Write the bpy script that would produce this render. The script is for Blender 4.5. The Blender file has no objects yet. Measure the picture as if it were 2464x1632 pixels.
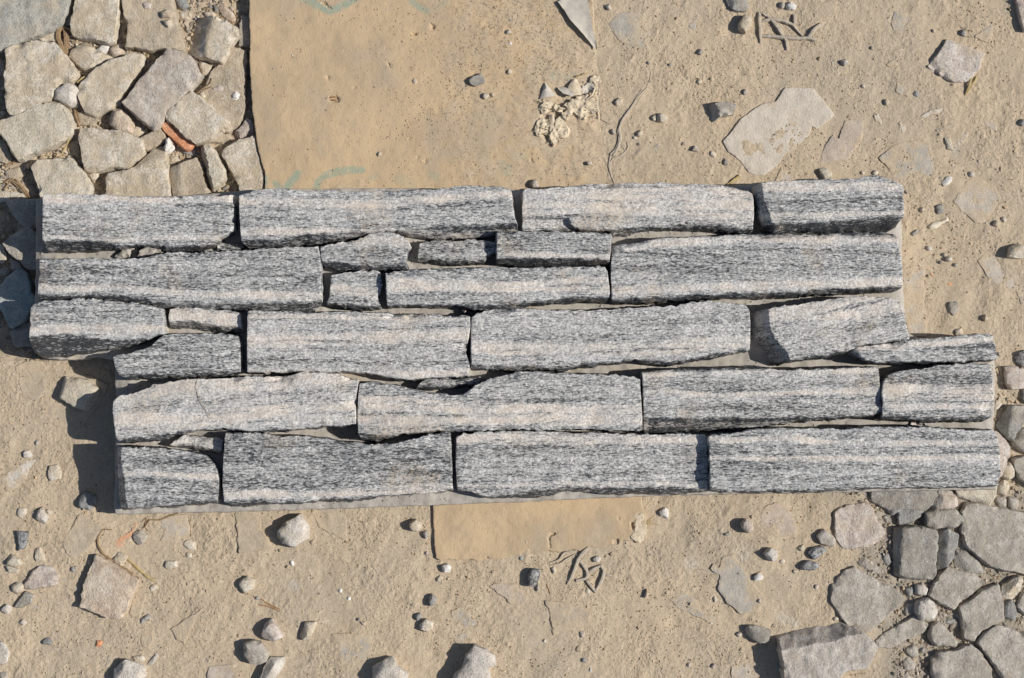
import bpy, math, random
import numpy as np
from mathutils import Vector, Matrix
from mathutils.geometry import delaunay_2d_cdt

# ------------------------------------------------------------------ camera, sky, sun, exposure
scene = bpy.context.scene
COL = scene.collection
K = 0.275                                   # millimetres of ground per photograph pixel
CAM = np.array([0.0, -70.0, 1300.0])        # millimetres, a little south of the middle, looking down
LEN = float(np.linalg.norm(CAM))
FWD = -CAM / LEN
RGT = np.array([1.0, 0.0, 0.0])
UPV = np.cross(RGT, FWD)
cam_d = bpy.data.cameras.new("camera")
cam = bpy.data.objects.new("camera", cam_d)
COL.objects.link(cam)
cam.matrix_world = Matrix(((RGT[0], UPV[0], -FWD[0], CAM[0] / 1000), (RGT[1], UPV[1], -FWD[1], CAM[1] / 1000),
                           (RGT[2], UPV[2], -FWD[2], CAM[2] / 1000), (0, 0, 0, 1)))
cam_d.sensor_fit = 'HORIZONTAL'
cam_d.angle_x = 2 * math.atan(1232 * K / LEN)
cam_d.clip_start = 0.02
cam_d.clip_end = 50
scene.camera = cam

SUN_EL = math.radians(41)
SUN_AZ = math.radians(-3)                   # measured from +x (right), counter-clockwise
world = bpy.data.worlds.new("World")
scene.world = world
world.use_nodes = True
wn = world.node_tree
bg = wn.nodes["Background"]
sky = wn.nodes.new("ShaderNodeTexSky")
sky.sky_type = 'NISHITA'
sky.sun_disc = False
sky.sun_elevation = SUN_EL
sky.sun_rotation = math.pi / 2 - SUN_AZ
wn.links.new(sky.outputs[0], bg.inputs[0])
bg.inputs[1].default_value = 0.06
sl = bpy.data.lights.new("sun", 'SUN')
sl.energy = 4.3
sl.angle = math.radians(0.5)
sl.color = (1.0, 0.95, 0.87)
sun = bpy.data.objects.new("sun", sl)
COL.objects.link(sun)
sd = Vector((math.cos(SUN_EL) * math.cos(SUN_AZ), math.cos(SUN_EL) * math.sin(SUN_AZ), math.sin(SUN_EL)))
sun.rotation_euler = sd.to_track_quat('Z', 'Y').to_euler()
sun.location = sd * 2
scene.view_settings.view_transform = 'Standard'
scene.view_settings.look = 'None'
scene.view_settings.exposure = 0.0
scene.view_settings.gamma = 1.0

# ------------------------------------------------------------------ pixel <-> place (all in millimetres)
def place(px, z):
    """photograph pixels -> (x, y) on the level plane at height z"""
    px = np.asarray(px, float).reshape(-1, 2)
    d = FWD * LEN + np.outer((px[:, 0] - 1232) * K, RGT) + np.outer((816 - px[:, 1]) * K, UPV)
    t = (z - CAM[2]) / d[:, 2]
    return (CAM + d * t[:, None])[:, :2]

def pix(x, y, z):
    """place -> photograph pixels"""
    v = np.stack([x - CAM[0], y - CAM[1], np.zeros_like(x) + z - CAM[2]], -1)
    f = v @ FWD
    return 1232 + (v @ RGT) / f * LEN / K, 816 - (v @ UPV) / f * LEN / K

TILE = {'A1': (0, 0), 'A2': (600, 0), 'A3': (1200, 0), 'A4': (1824, 0),
        'B1': (0, 420), 'B2': (600, 420), 'B3': (1200, 420), 'B4': (1824, 420),
        'C1': (0, 800), 'C2': (600, 800), 'C3': (1200, 800), 'C4': (1824, 800),
        'D1': (0, 1152), 'D2': (600, 1152), 'D3': (1200, 1152), 'D4': (1824, 1152), 'P': (0, 0)}
Q = 640 / 2091.0
def T(tile, s):
    """traced points (as read in an enlarged tile of the photograph) -> photograph pixels"""
    out = []
    for w in s.split():
        if w in TILE:
            tile = w
            continue
        a, b = w.split(',')
        q = 1.0 if tile == 'P' else Q
        out.append((TILE[tile][0] + float(a) * q, TILE[tile][1] + float(b) * q))
    return np.array(out)

# ------------------------------------------------------------------ noise
_rs = np.random.RandomState(7)
_TAB = _rs.rand(64, 256, 256)
def vn(x, y, seed=0):
    t = _TAB[seed % 64]
    xi = np.floor(x).astype(int); yi = np.floor(y).astype(int)
    fx = x - xi; fy = y - yi
    fx = fx * fx * fx * (fx * (fx * 6 - 15) + 10); fy = fy * fy * fy * (fy * (fy * 6 - 15) + 10)
    a = t[xi & 255, yi & 255]; b = t[(xi + 1) & 255, yi & 255]
    c = t[xi & 255, (yi + 1) & 255]; d = t[(xi + 1) & 255, (yi + 1) & 255]
    return ((a * (1 - fx) + b * fx) * (1 - fy) + (c * (1 - fx) + d * fx) * fy) * 2 - 1
def fbm(x, y, size, seed=0, octv=3, gain=0.5):
    """fractal noise about -1..1 with blobs of about `size`"""
    r = 0; a = 1; s = 0
    u = x * .8 - y * .6; v = x * .6 + y * .8
    for i in range(octv):
        r = r + a * vn(u / size + 17.3 * i + seed * 3.1, v / size + 9.1 * i - seed * 1.7, seed + i)
        s += a; a *= gain; size *= .5
        u, v = u * .8 - v * .6, u * .6 + v * .8
    return r / s * 1.4
def sstep(a, b, x):
    t = np.clip((x - a) / (b - a), 0, 1)
    return t * t * (3 - 2 * t)

def inside(poly, x, y):
    r = np.zeros(x.shape, bool)
    n = len(poly)
    for i in range(n):
        x1, y1 = poly[i]; x2, y2 = poly[(i + 1) % n]
        if y1 == y2:
            continue
        c = ((y1 > y) != (y2 > y)) & (x < (x2 - x1) * (y - y1) / (y2 - y1) + x1)
        r ^= c
    return r
def line_dist(pts, x, y, closed=False):
    d = np.full(x.shape, 1e9)
    n = len(pts)
    for i in range(n if closed else n - 1):
        ax, ay = pts[i]; bx, by = pts[(i + 1) % n]
        dx, dy = bx - ax, by - ay
        L = dx * dx + dy * dy + 1e-9
        t = np.clip(((x - ax) * dx + (y - ay) * dy) / L, 0, 1)
        d = np.minimum(d, (x - ax - t * dx) ** 2 + (y - ay - t * dy) ** 2)
    return np.sqrt(d)
def sdist(poly, x, y):
    d = line_dist(poly, x, y, True)
    return np.where(inside(poly, x, y), d, -d)

# ------------------------------------------------------------------ materials
class N:
    """small node-tree writer"""
    def __init__(s, name, rough=0.85, spec=0.3):
        s.m = bpy.data.materials.new(name); s.m.use_nodes = True
        s.t = s.m.node_tree; s.b = s.t.nodes["Principled BSDF"]
        s.b.inputs["Roughness"].default_value = rough
        s.b.inputs["Specular IOR Level"].default_value = spec
    def n(s, kind, **kw):
        o = s.t.nodes.new("ShaderNode" + kind)
        for k, v in kw.items():
            setattr(o, k, v)
        return o
    def put(s, sock, v):
        if hasattr(v, 'is_output'):
            s.t.links.new(v, sock)
        elif v is not None:
            sock.default_value = (*v, 1) if isinstance(v, tuple) and len(v) == 3 and sock.type == 'RGBA' else v
    def coord(s, scale=(1, 1, 1), rand=True):
        tc = s.n("TexCoord"); mp = s.n("Mapping")
        s.put(mp.inputs["Scale"], tuple(scale))
        if rand:
            oi = s.n("ObjectInfo"); ad = s.n("VectorMath", operation='ADD'); ml = s.n("VectorMath", operation='SCALE')
            cx = s.n("CombineXYZ")
            s.put(cx.inputs[0], oi.outputs["Random"]); s.put(cx.inputs[1], oi.outputs["Random"]); s.put(cx.inputs[2], oi.outputs["Random"])
            s.put(ml.inputs[0], cx.outputs[0]); ml.inputs["Scale"].default_value = 7.3
            s.put(ad.inputs[0], tc.outputs["Object"]); s.put(ad.inputs[1], ml.outputs[0])
            s.put(mp.inputs["Vector"], ad.outputs[0])
        else:
            s.put(mp.inputs["Vector"], tc.outputs["Object"])
        return mp.outputs[0]
    def noise(s, vec, scale, detail=3, rough=.55, dist=0):
        o = s.n("TexNoise"); s.put(o.inputs["Vector"], vec)
        o.inputs["Scale"].default_value = scale; o.inputs["Detail"].default_value = detail
        o.inputs["Roughness"].default_value = rough; o.inputs["Distortion"].default_value = dist
        return o.outputs["Fac"]
    def ramp(s, v, a, b, lo=0., hi=1.):
        o = s.n("MapRange", interpolation_type='SMOOTHSTEP'); s.put(o.inputs[0], v)
        s.put(o.inputs[1], a); s.put(o.inputs[2], b)
        o.inputs[3].default_value = lo; o.inputs[4].default_value = hi
        return o.outputs[0]
    def math(s, op, a, b=None, clamp=False):
        o = s.n("Math", operation=op, use_clamp=clamp); s.put(o.inputs[0], a)
        if b is not None: s.put(o.inputs[1], b)
        return o.outputs[0]
    def mix(s, f, a, b):
        o = s.n("Mix", data_type='RGBA'); s.put(o.inputs[0], f); s.put(o.inputs[6], a); s.put(o.inputs[7], b)
        return o.outputs[2]
    def attr(s, name):
        o = s.n("Attribute", attribute_name=name)
        return o
    def vor(s, vec, scale, feature='F1'):
        o = s.n("TexVoronoi", feature=feature); s.put(o.inputs["Vector"], vec); o.inputs["Scale"].default_value = scale
        return o
    def bump(s, h, dist, strength=1.0, prev=None):
        o = s.n("Bump"); s.put(o.inputs["Height"], h); o.inputs["Distance"].default_value = dist
        o.inputs["Strength"].default_value = strength
        if prev is not None: s.put(o.inputs["Normal"], prev)
        return o.outputs[0]
    def done(s, col, normal=None, rough=None):
        s.put(s.b.inputs["Base Color"], col)
        if normal is not None: s.put(s.b.inputs["Normal"], normal)
        if rough is not None: s.put(s.b.inputs["Roughness"], rough)
        return s.m

SAND = (.545, .44, .315); SAND2 = (.485, .405, .305); GREYC = (.335, .30, .25)

def make_sand():
    m = N("sand", .95, .1)
    v = m.coord(rand=False)
    big = m.noise(v, 9, 4, .6); mid = m.noise(v, 60, 4, .6); fine = m.noise(v, 900, 3, .7); fine2 = m.noise(v, 380, 3, .65)
    c = m.mix(m.ramp(big, .35, .65), SAND, SAND2)
    c = m.mix(m.ramp(m.noise(v, 5, 5, .65), .5, .68, 0, .45), c, (.45, .39, .31))
    c = m.mix(m.ramp(mid, .45, .75, 0, .5), c, (.53, .43, .30))
    c = m.mix(m.ramp(fine, .52, .70, 0, .62), c, (.27, .21, .15))
    c = m.mix(m.ramp(fine2, .56, .72, 0, .7), c, (.66, .56, .43))
    c = m.mix(m.math('MULTIPLY', m.attr("greytone").outputs["Fac"], m.ramp(mid, .25, .6, .45, .95)), c, GREYC)  # greyer sand where the lower right mask is set
    c = m.mix(m.math('MULTIPLY', m.attr("stain").outputs["Fac"], m.ramp(mid, .3, .7, 0, .6)), c, (.62, .58, .51))
    crumb = m.vor(v, 420).outputs['Distance']
    rgh = m.ramp(m.noise(v, 26, 4, .6), .36, .64, .25, 1)
    nb = m.bump(m.math('MULTIPLY', fine2, rgh), .0014, .9); nb = m.bump(m.math('MULTIPLY', crumb, rgh), .0006, .5, nb); nb = m.bump(fine, .0004, .9, nb)
    return m.done(c, nb)

def make_gneiss():
    """banded grey gneiss: dark mica flakes in white and pinkish feldspar"""
    m = N("gneiss", .5, .4)
    w = m.coord((1, 1, 1))
    fel = m.math('MULTIPLY', m.attr("felsic").outputs["Fac"], m.ramp(m.noise(m.coord((24, 300, 24)), 1.0, 4, .62, .2), .34, .56, .38, 1.2)); mic = m.attr("mica").outputs["Fac"]
    flake = m.noise(m.coord((215, 760, 215)), 1.7, 3, .6, .5)
    flake2 = m.noise(m.coord((60, 300, 60)), 1.6, 3, .6, .3)
    grain = m.noise(w, 700, 2, .6)
    band = m.noise(m.coord((7, 230, 7)), 1.0, 4, .66, .1)
    cloud = m.noise(m.coord((.5, 2.2, .5)), 36, 4, .6)
    warm = m.noise(w, 60, 3, .6)
    white = m.mix(m.ramp(grain, .38, .62), (.39, .392, .393), (.685, .68, .665))
    pinkm = m.math('MULTIPLY', m.ramp(warm, .30, .66, .25, 1), m.math('ADD', m.math('MULTIPLY', fel, .85), .06, True))
    base = m.mix(pinkm, white, m.mix(m.ramp(grain, .40, .60), (.60, .52, .45), (.76, .70, .635)))
    lvl = m.math('ADD', m.math('MULTIPLY', m.math('SUBTRACT', band, .5), .44), m.math('MULTIPLY', m.math('SUBTRACT', cloud, .5), .24))
    lvl = m.math('ADD', lvl, m.math('MULTIPLY', m.math('SUBTRACT', flake2, .5), .35))
    lvl = m.math('SUBTRACT', lvl, m.math('MULTIPLY', fel, .165))
    lvl = m.math('ADD', lvl, m.math('MULTIPLY', mic, .175))
    tone = m.n('ObjectInfo').outputs['Random']
    lvl = m.math('ADD', lvl, m.math('MULTIPLY', m.math('SUBTRACT', tone, .45), .07))
    k = m.math('ADD', flake, lvl)
    grey = m.mix(m.ramp(k, .38, .57, 0, .78), base, (.185, .19, .197))
    col = m.mix(m.ramp(k, .55, .635, 0, .90), grey, (.034, .036, .04))
    rust = m.math('MULTIPLY', m.ramp(m.noise(w, 24, 3, .6), .57, .72, 0, .55), m.ramp(grain, .4, .6))
    col = m.mix(rust, col, (.54, .42, .28))
    sp = m.vor(w, 420)
    col = m.mix(m.math('MULTIPLY', m.ramp(sp.outputs["Distance"], .10, .16, 1, 0), m.ramp(grain, .55, .62)), col, (.9, .9, .89))  # specular sparkle painted into the colour as tiny white dots
    nb = m.bump(m.noise(m.coord((160, 420, 160)), 1.6, 4, .65), .0012, .8)
    nb = m.bump(grain, .0005, .6, nb)
    return m.done(col, nb, m.ramp(grain, .35, .7, .62, .38))

def make_rock(name, c1, c2, c3=(.62, .59, .53), dust=.5, speck=0.0, rough=.8, pale=.45, dustcol=SAND):
    """broken quarry stone: mottled colour, pale crystals, sand dust lying on its upper side"""
    m = N(name, rough, .3)
    v = m.coord()
    big = m.noise(v, 38, 5, .68); mid = m.noise(v, 150, 5, .72); fine = m.noise(v, 800, 3, .7)
    tone = m.n("ObjectInfo").outputs["Random"]
    c = m.mix(m.ramp(m.math('ADD', big, m.math('MULTIPLY', m.math('SUBTRACT', tone, .5), .12)),   .36, .64), c1, c2)
    c = m.mix(m.ramp(m.noise(v, 70, 5, .7), .54, .70, 0, .4), c, (.40, .31, .21))
    c = m.mix(m.ramp(m.math('ADD', mid, m.math('MULTIPLY', big, .3)), .60, .76, 0, pale + .15), c, c3)
    c = m.mix(m.ramp(fine, .50, .66, 0, .6), c, tuple(x * .55 for x in c1))
    c = m.mix(m.ramp(fine, .46, .33, 0, .6), c, c3)
    if speck:
        k = m.noise(v, 420, 3, .6)
        c = m.mix(m.ramp(k, .50, .60, 0, speck), c, (.035, .037, .042))
    geo = m.n("NewGeometry"); sx = m.n("SeparateXYZ"); m.put(sx.inputs[0], geo.outputs["Normal"])
    d = m.math('MULTIPLY', m.ramp(sx.outputs[2], .72, .97), m.ramp(m.noise(v, 55, 5, .65), .42, .66, 0, dust))
    c = m.mix(d, c, dustcol)
    sp = m.vor(v, 260)
    c = m.mix(m.math('MULTIPLY', m.ramp(sp.outputs["Distance"], .08, .14, 1, 0), m.ramp(mid, .52, .6)), c, (.82, .80, .76))
    nb = m.bump(mid, .0014, .7); nb = m.bump(fine, .0007, .9, nb)
    return m.done(c, nb, m.ramp(fine, .3, .7, rough + .1, rough - .25))

def make_buried(name, c1, c2, cover=.5):
    """flat stone lying level with the sand: stone shows in patches through the dust"""
    m = N(name, .9, .15)
    v = m.coord()
    big = m.noise(v, 42, 5, .66); mid = m.noise(v, 150, 4, .65); fine = m.noise(v, 700, 3, .7)
    c = m.mix(m.ramp(mid, .40, .62), c1, c2)
    c = m.mix(m.ramp(fine, .42, .30, 0, .5), c, tuple(min(.8, x * 1.5) for x in c2))
    s = m.mix(m.ramp(fine, .5, .7, 0, .5), SAND, (.27, .21, .14))
    cov = m.math('ADD', m.math('MULTIPLY', big, .62), m.math('MULTIPLY', mid, .42))
    cov = m.math('ADD', cov, m.math('MULTIPLY', m.math('SUBTRACT', fine, .5), .35))
    cov = m.math('ADD', cov, m.math('MULTIPLY', m.attr("sandy").outputs["Fac"], .05))
    c = m.mix(m.ramp(cov, .565 - .26 * cover, .71 - .26 * cover, .16, .95), c, s)
    nb = m.bump(fine, .0006, .8); nb = m.bump(mid, .0008, .5, nb)
    return m.done(c, nb)

def make_mortar():
    m = N("mortar", .92, .15)
    v = m.coord(rand=False)
    mid = m.noise(v, 70, 4, .6); fine = m.noise(v, 700, 3, .65)
    c = m.mix(m.ramp(mid, .35, .65), (.47, .435, .39), (.40, .37, .33))
    c = m.mix(m.ramp(fine, .55, .72, 0, .5), c, (.30, .275, .25))
    po = m.vor(v, 330)
    hole = m.math('MULTIPLY', m.ramp(po.outputs["Distance"], .12, .22, 1, 0), m.ramp(m.noise(v, 90, 2), .5, .58))
    c = m.mix(hole, c, (.10, .09, .085))
    c = m.mix(m.ramp(m.noise(v, 40, 4, .6), .56, .70, 0, .55), c, (.42, .345, .25))
    nb = m.bump(mid, .0014, .5); nb = m.bump(fine, .0004, .6, nb); 
    return m.done(c, nb)

def make_card():
    m = N("cardboard", .9, .15)
    v = m.coord(rand=False)
    big = m.noise(v, 22, 4, .6); mid = m.noise(v, 90, 4, .6); fine = m.noise(v, 800, 3, .7)
    fib = m.noise(m.coord((700, 160, 1), False), 1.0, 3, .6)
    c = m.mix(m.ramp(big, .36, .64), (.58, .435, .275), (.50, .385, .255))
    c = m.mix(m.ramp(mid, .5, .75, 0, .5), c, (.46, .37, .265))
    c = m.mix(m.ramp(fib, .54, .68, 0, .5), c, (.40, .30, .19))
    ink = m.math('MULTIPLY', m.attr("ink").outputs["Fac"], m.ramp(m.noise(v, 320, 3, .7), .30, .55, .15, .75))
    c = m.mix(ink, c, (.27, .37, .30))
    wear = m.math('MULTIPLY', m.attr("wear").outputs["Fac"], m.ramp(mid, .35, .6, .3, 1))
    c = m.mix(wear, c, (.60, .50, .36))
    s = m.mix(m.ramp(fine, .48, .66, 0, .6), SAND, (.25, .20, .15))
    stainm = m.noise(m.coord((1, .6, 1), False), 34, 4, .6)
    c = m.mix(m.ramp(stainm, .52, .72, 0, .45), c, (.41, .36, .29))
    d = m.math('ADD', m.attr("sandy").outputs["Fac"], m.math('MULTIPLY', m.math('SUBTRACT', mid, .5), .9))
    d = m.math('ADD', d, m.math('MULTIPLY', m.math('SUBTRACT', fine, .5), .8))
    c = m.mix(m.ramp(d, .45, .75, 0, .85), c, s)
    nb = m.bump(fine, .0005, .6); nb = m.bump(mid, .0008, .5, nb)
    return m.done(c, nb)

def make_plain(name, c1, c2, scale=300, rough=.9, st=(1, 1, 1), trans=0):
    m = N(name, rough, .2)
    v = m.coord(st)
    n1 = m.noise(v, scale, 4, .65); n2 = m.noise(v, scale * .2, 3, .6)
    c = m.mix(m.ramp(n1, .35, .65), c1, c2)
    c = m.mix(m.ramp(n2, .5, .7, 0, .5), c, tuple((a + b) * .4 for a, b in zip(c1, c2)))
    return m.done(c, m.bump(n1, .0004, .7))

def make_grains(name):
    m = N(name, .85, .25)
    c = m.attr("tone").outputs["Color"]
    return m.done(c, m.bump(m.noise(m.coord(rand=False), 900, 2, .6), .0004, .6))

M = {
    'gneiss': make_gneiss(), 'sand': make_sand(), 'mortar': make_mortar(), 'card': make_card(),
    'tan': make_rock('tan_stone', (.51, .43, .32), (.60, .52, .405), (.76, .71, .63), dust=.5),
    'tan2': make_rock('dusty_tan_stone', (.43, .355, .26), (.49, .41, .31), (.62, .56, .47), dust=.6, pale=.25),
    'cream': make_rock('cream_stone', (.53, .47, .37), (.60, .535, .43), (.72, .68, .6), dust=.35, pale=.3),
    'gtan': make_rock('grey_tan_stone', (.375, .335, .28), (.45, .405, .345), (.60, .56, .51), dust=.35, dustcol=GREYC),
    'grey': make_rock('grey_stone', (.30, .275, .24), (.36, .335, .295), (.50, .48, .44), dust=.35, dustcol=GREYC),
    'slab': make_rock('blue_grey_slab', (.32, .325, .305), (.41, .395, .345), (.52, .50, .45), dust=.55),
    'slate': make_rock('slate_blue_stone', (.235, .235, .23), (.31, .305, .295), (.44, .435, .42), dust=.15),
    'teal': make_rock('teal_grey_stone', (.27, .345, .37), (.36, .41, .42), (.6, .6, .55), dust=.2),
    'pink': make_rock('pinkish_stone', (.45, .37, .32), (.54, .465, .41), (.70, .65, .60), dust=.35),
    'orange': make_rock('orange_tinted_stone', (.50, .38, .28), (.56, .465, .37), (.70, .62, .52), dust=.3),
    'brick': make_rock('orange_brick', (.70, .28, .13), (.74, .36, .19), (.74, .52, .38), dust=.2, pale=.2),
    'white': make_rock('white_stone', (.70, .665, .61), (.78, .75, .71), (.84, .82, .80), dust=.15),
    'paleq': make_rock('pale_quartz_stone', (.52, .465, .40), (.59, .54, .48), (.74, .71, .67), dust=.3),
    'dark': make_rock('dark_speckled_stone', (.16, .165, .17), (.26, .265, .27), (.50, .50, .50), dust=.12, speck=.75, pale=.5),
    'mid': make_rock('mid_grey_stone', (.26, .25, .235), (.335, .325, .30), (.48, .47, .45), dust=.3, speck=.2),
    'pfrost': make_rock('frosted_pink_stone', (.50, .43, .37), (.56, .49, .43), (.78, .74, .70), dust=.7),
    'pgrey': make_rock('pink_grey_stone', (.47, .415, .365), (.53, .48, .43), (.68, .64, .59), dust=.25, dustcol=GREYC),
    'purple': make_rock('purple_tinted_stone', (.44, .375, .325), (.50, .435, .37), (.66, .62, .57), dust=.5),
    'bpale': make_buried('buried_pale_stone', (.48, .44, .39), (.56, .51, .455), .42),
    'bclear': make_buried('swept_pale_stone', (.575, .52, .445), (.64, .585, .515), -.1),
    'bgrey': make_buried('buried_grey_stone', (.38, .365, .335), (.46, .44, .40), .38),
    'bpink': make_buried('buried_pink_stone', (.46, .385, .33), (.55, .48, .42), .38),
    'btan': make_buried('buried_tan_stone', (.43, .365, .28), (.50, .43, .34), .40),
    'bwhite': make_buried('buried_white_stone', (.62, .585, .53), (.72, .69, .64), .42),
    'bbrick': make_buried('buried_brick', (.68, .32, .17), (.66, .38, .24), .34),
    'paper': make_plain('torn_paper_fibre', (.70, .605, .46), (.58, .48, .345), 500),
    'papergrey': make_plain('grey_paper', (.52, .48, .42), (.60, .55, .47), 260),
    'twig': make_plain('grey_twig', (.52, .455, .37), (.42, .365, .295), 500),
    'root': make_plain('brown_root', (.33, .23, .14), (.24, .165, .10), 500),
    'straw': make_plain('yellow_straw', (.52, .41, .20), (.40, .31, .15), 400),
    'needle': make_plain('brown_pine_needle', (.40, .23, .10), (.30, .17, .08), 400),
    'chalk': make_plain('chalk_lump', (.72, .66, .55), (.62, .54, .42), 300),
    'grains': make_grains('loose_grains'),
}
# ------------------------------------------------------------------ mesh helpers
def mesh_obj(name, verts, faces, mat, parent=None, attrs=None, smooth=True, origin=None, sharp=34):
    """verts in millimetres of the place; origin (mm) becomes the object's own origin"""
    v = np.asarray(verts, float)
    if origin is None:
        origin = np.array([v[:, 0].mean(), v[:, 1].mean(), v[:, 2].min()]) if parent is None else np.zeros(3)
    me = bpy.data.meshes.new(name)
    lv = (v - origin) / 1000.0
    if isinstance(faces, np.ndarray):
        k = faces.shape[1]; nf = faces.shape[0]
        me.vertices.add(len(lv)); me.vertices.foreach_set("co", lv.ravel())
        me.loops.add(nf * k); me.loops.foreach_set("vertex_index", faces.ravel().astype(np.int32))
        me.polygons.add(nf); me.polygons.foreach_set("loop_start", np.arange(0, nf * k, k, dtype=np.int32))
        me.update(calc_edges=True)
    else:
        me.from_pydata(lv.tolist(), [], faces)
        me.update()
    me.polygons.foreach_set("use_smooth", np.full(len(me.polygons), smooth))
    if smooth and sharp: me.set_sharp_from_angle(angle=math.radians(sharp))
    for k, a in (attrs or {}).items():
        a = np.asarray(a, float)
        if a.ndim == 2:
            at = me.attributes.new(k, 'FLOAT_COLOR', 'POINT'); at.data.foreach_set("color", a.ravel())
        else:
            at = me.attributes.new(k, 'FLOAT', 'POINT'); at.data.foreach_set("value", a.ravel())
    me.materials.append(M[mat])
    o = bpy.data.objects.new(name, me)
    COL.objects.link(o)
    if parent is not None:
        o.parent = parent
        o.location = (np.asarray(origin) / 1000.0 - np.array(parent.location)).tolist()
    else:
        o.location = (np.asarray(origin) / 1000.0).tolist()
    return o

def tag(o, label=None, cat=None, group=None, kind=None):
    if label: o['label'] = label
    if cat: o['category'] = cat
    if group: o['group'] = group
    if kind: o['kind'] = kind
    return o

def resample(poly, sp):
    out = []
    n = len(poly)
    for i in range(n):
        a = poly[i]; b = poly[(i + 1) % n]
        k = max(1, int(round(np.linalg.norm(b - a) / sp)))
        for j in range(k):
            out.append(a + (b - a) * j / k)
    return np.array(out)
def area2(p):
    return float(np.sum(p[:, 0] * np.roll(p[:, 1], -1) - np.roll(p[:, 0], -1) * p[:, 1]))
def normals(p):
    """outward normals of a counter-clockwise outline"""
    t = np.roll(p, -1, 0) - np.roll(p, 1, 0)
    t /= np.linalg.norm(t, axis=1)[:, None] + 1e-9
    return np.stack([t[:, 1], -t[:, 0]], 1)
def rounded(poly, cut=.12):
    """cut the corners once, as broken stone does"""
    out = []
    n = len(poly)
    for i in range(n):
        a, b, c = poly[i - 1], poly[i], poly[(i + 1) % n]
        la = np.linalg.norm(a - b); lc = np.linalg.norm(c - b)
        ka = min(cut * la, .45) / (la + 1e-9); kc = min(cut * lc, .45) / (lc + 1e-9)
        out += [b + (a - b) * ka, b + (c - b) * kc]
    return np.array(out)

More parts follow.
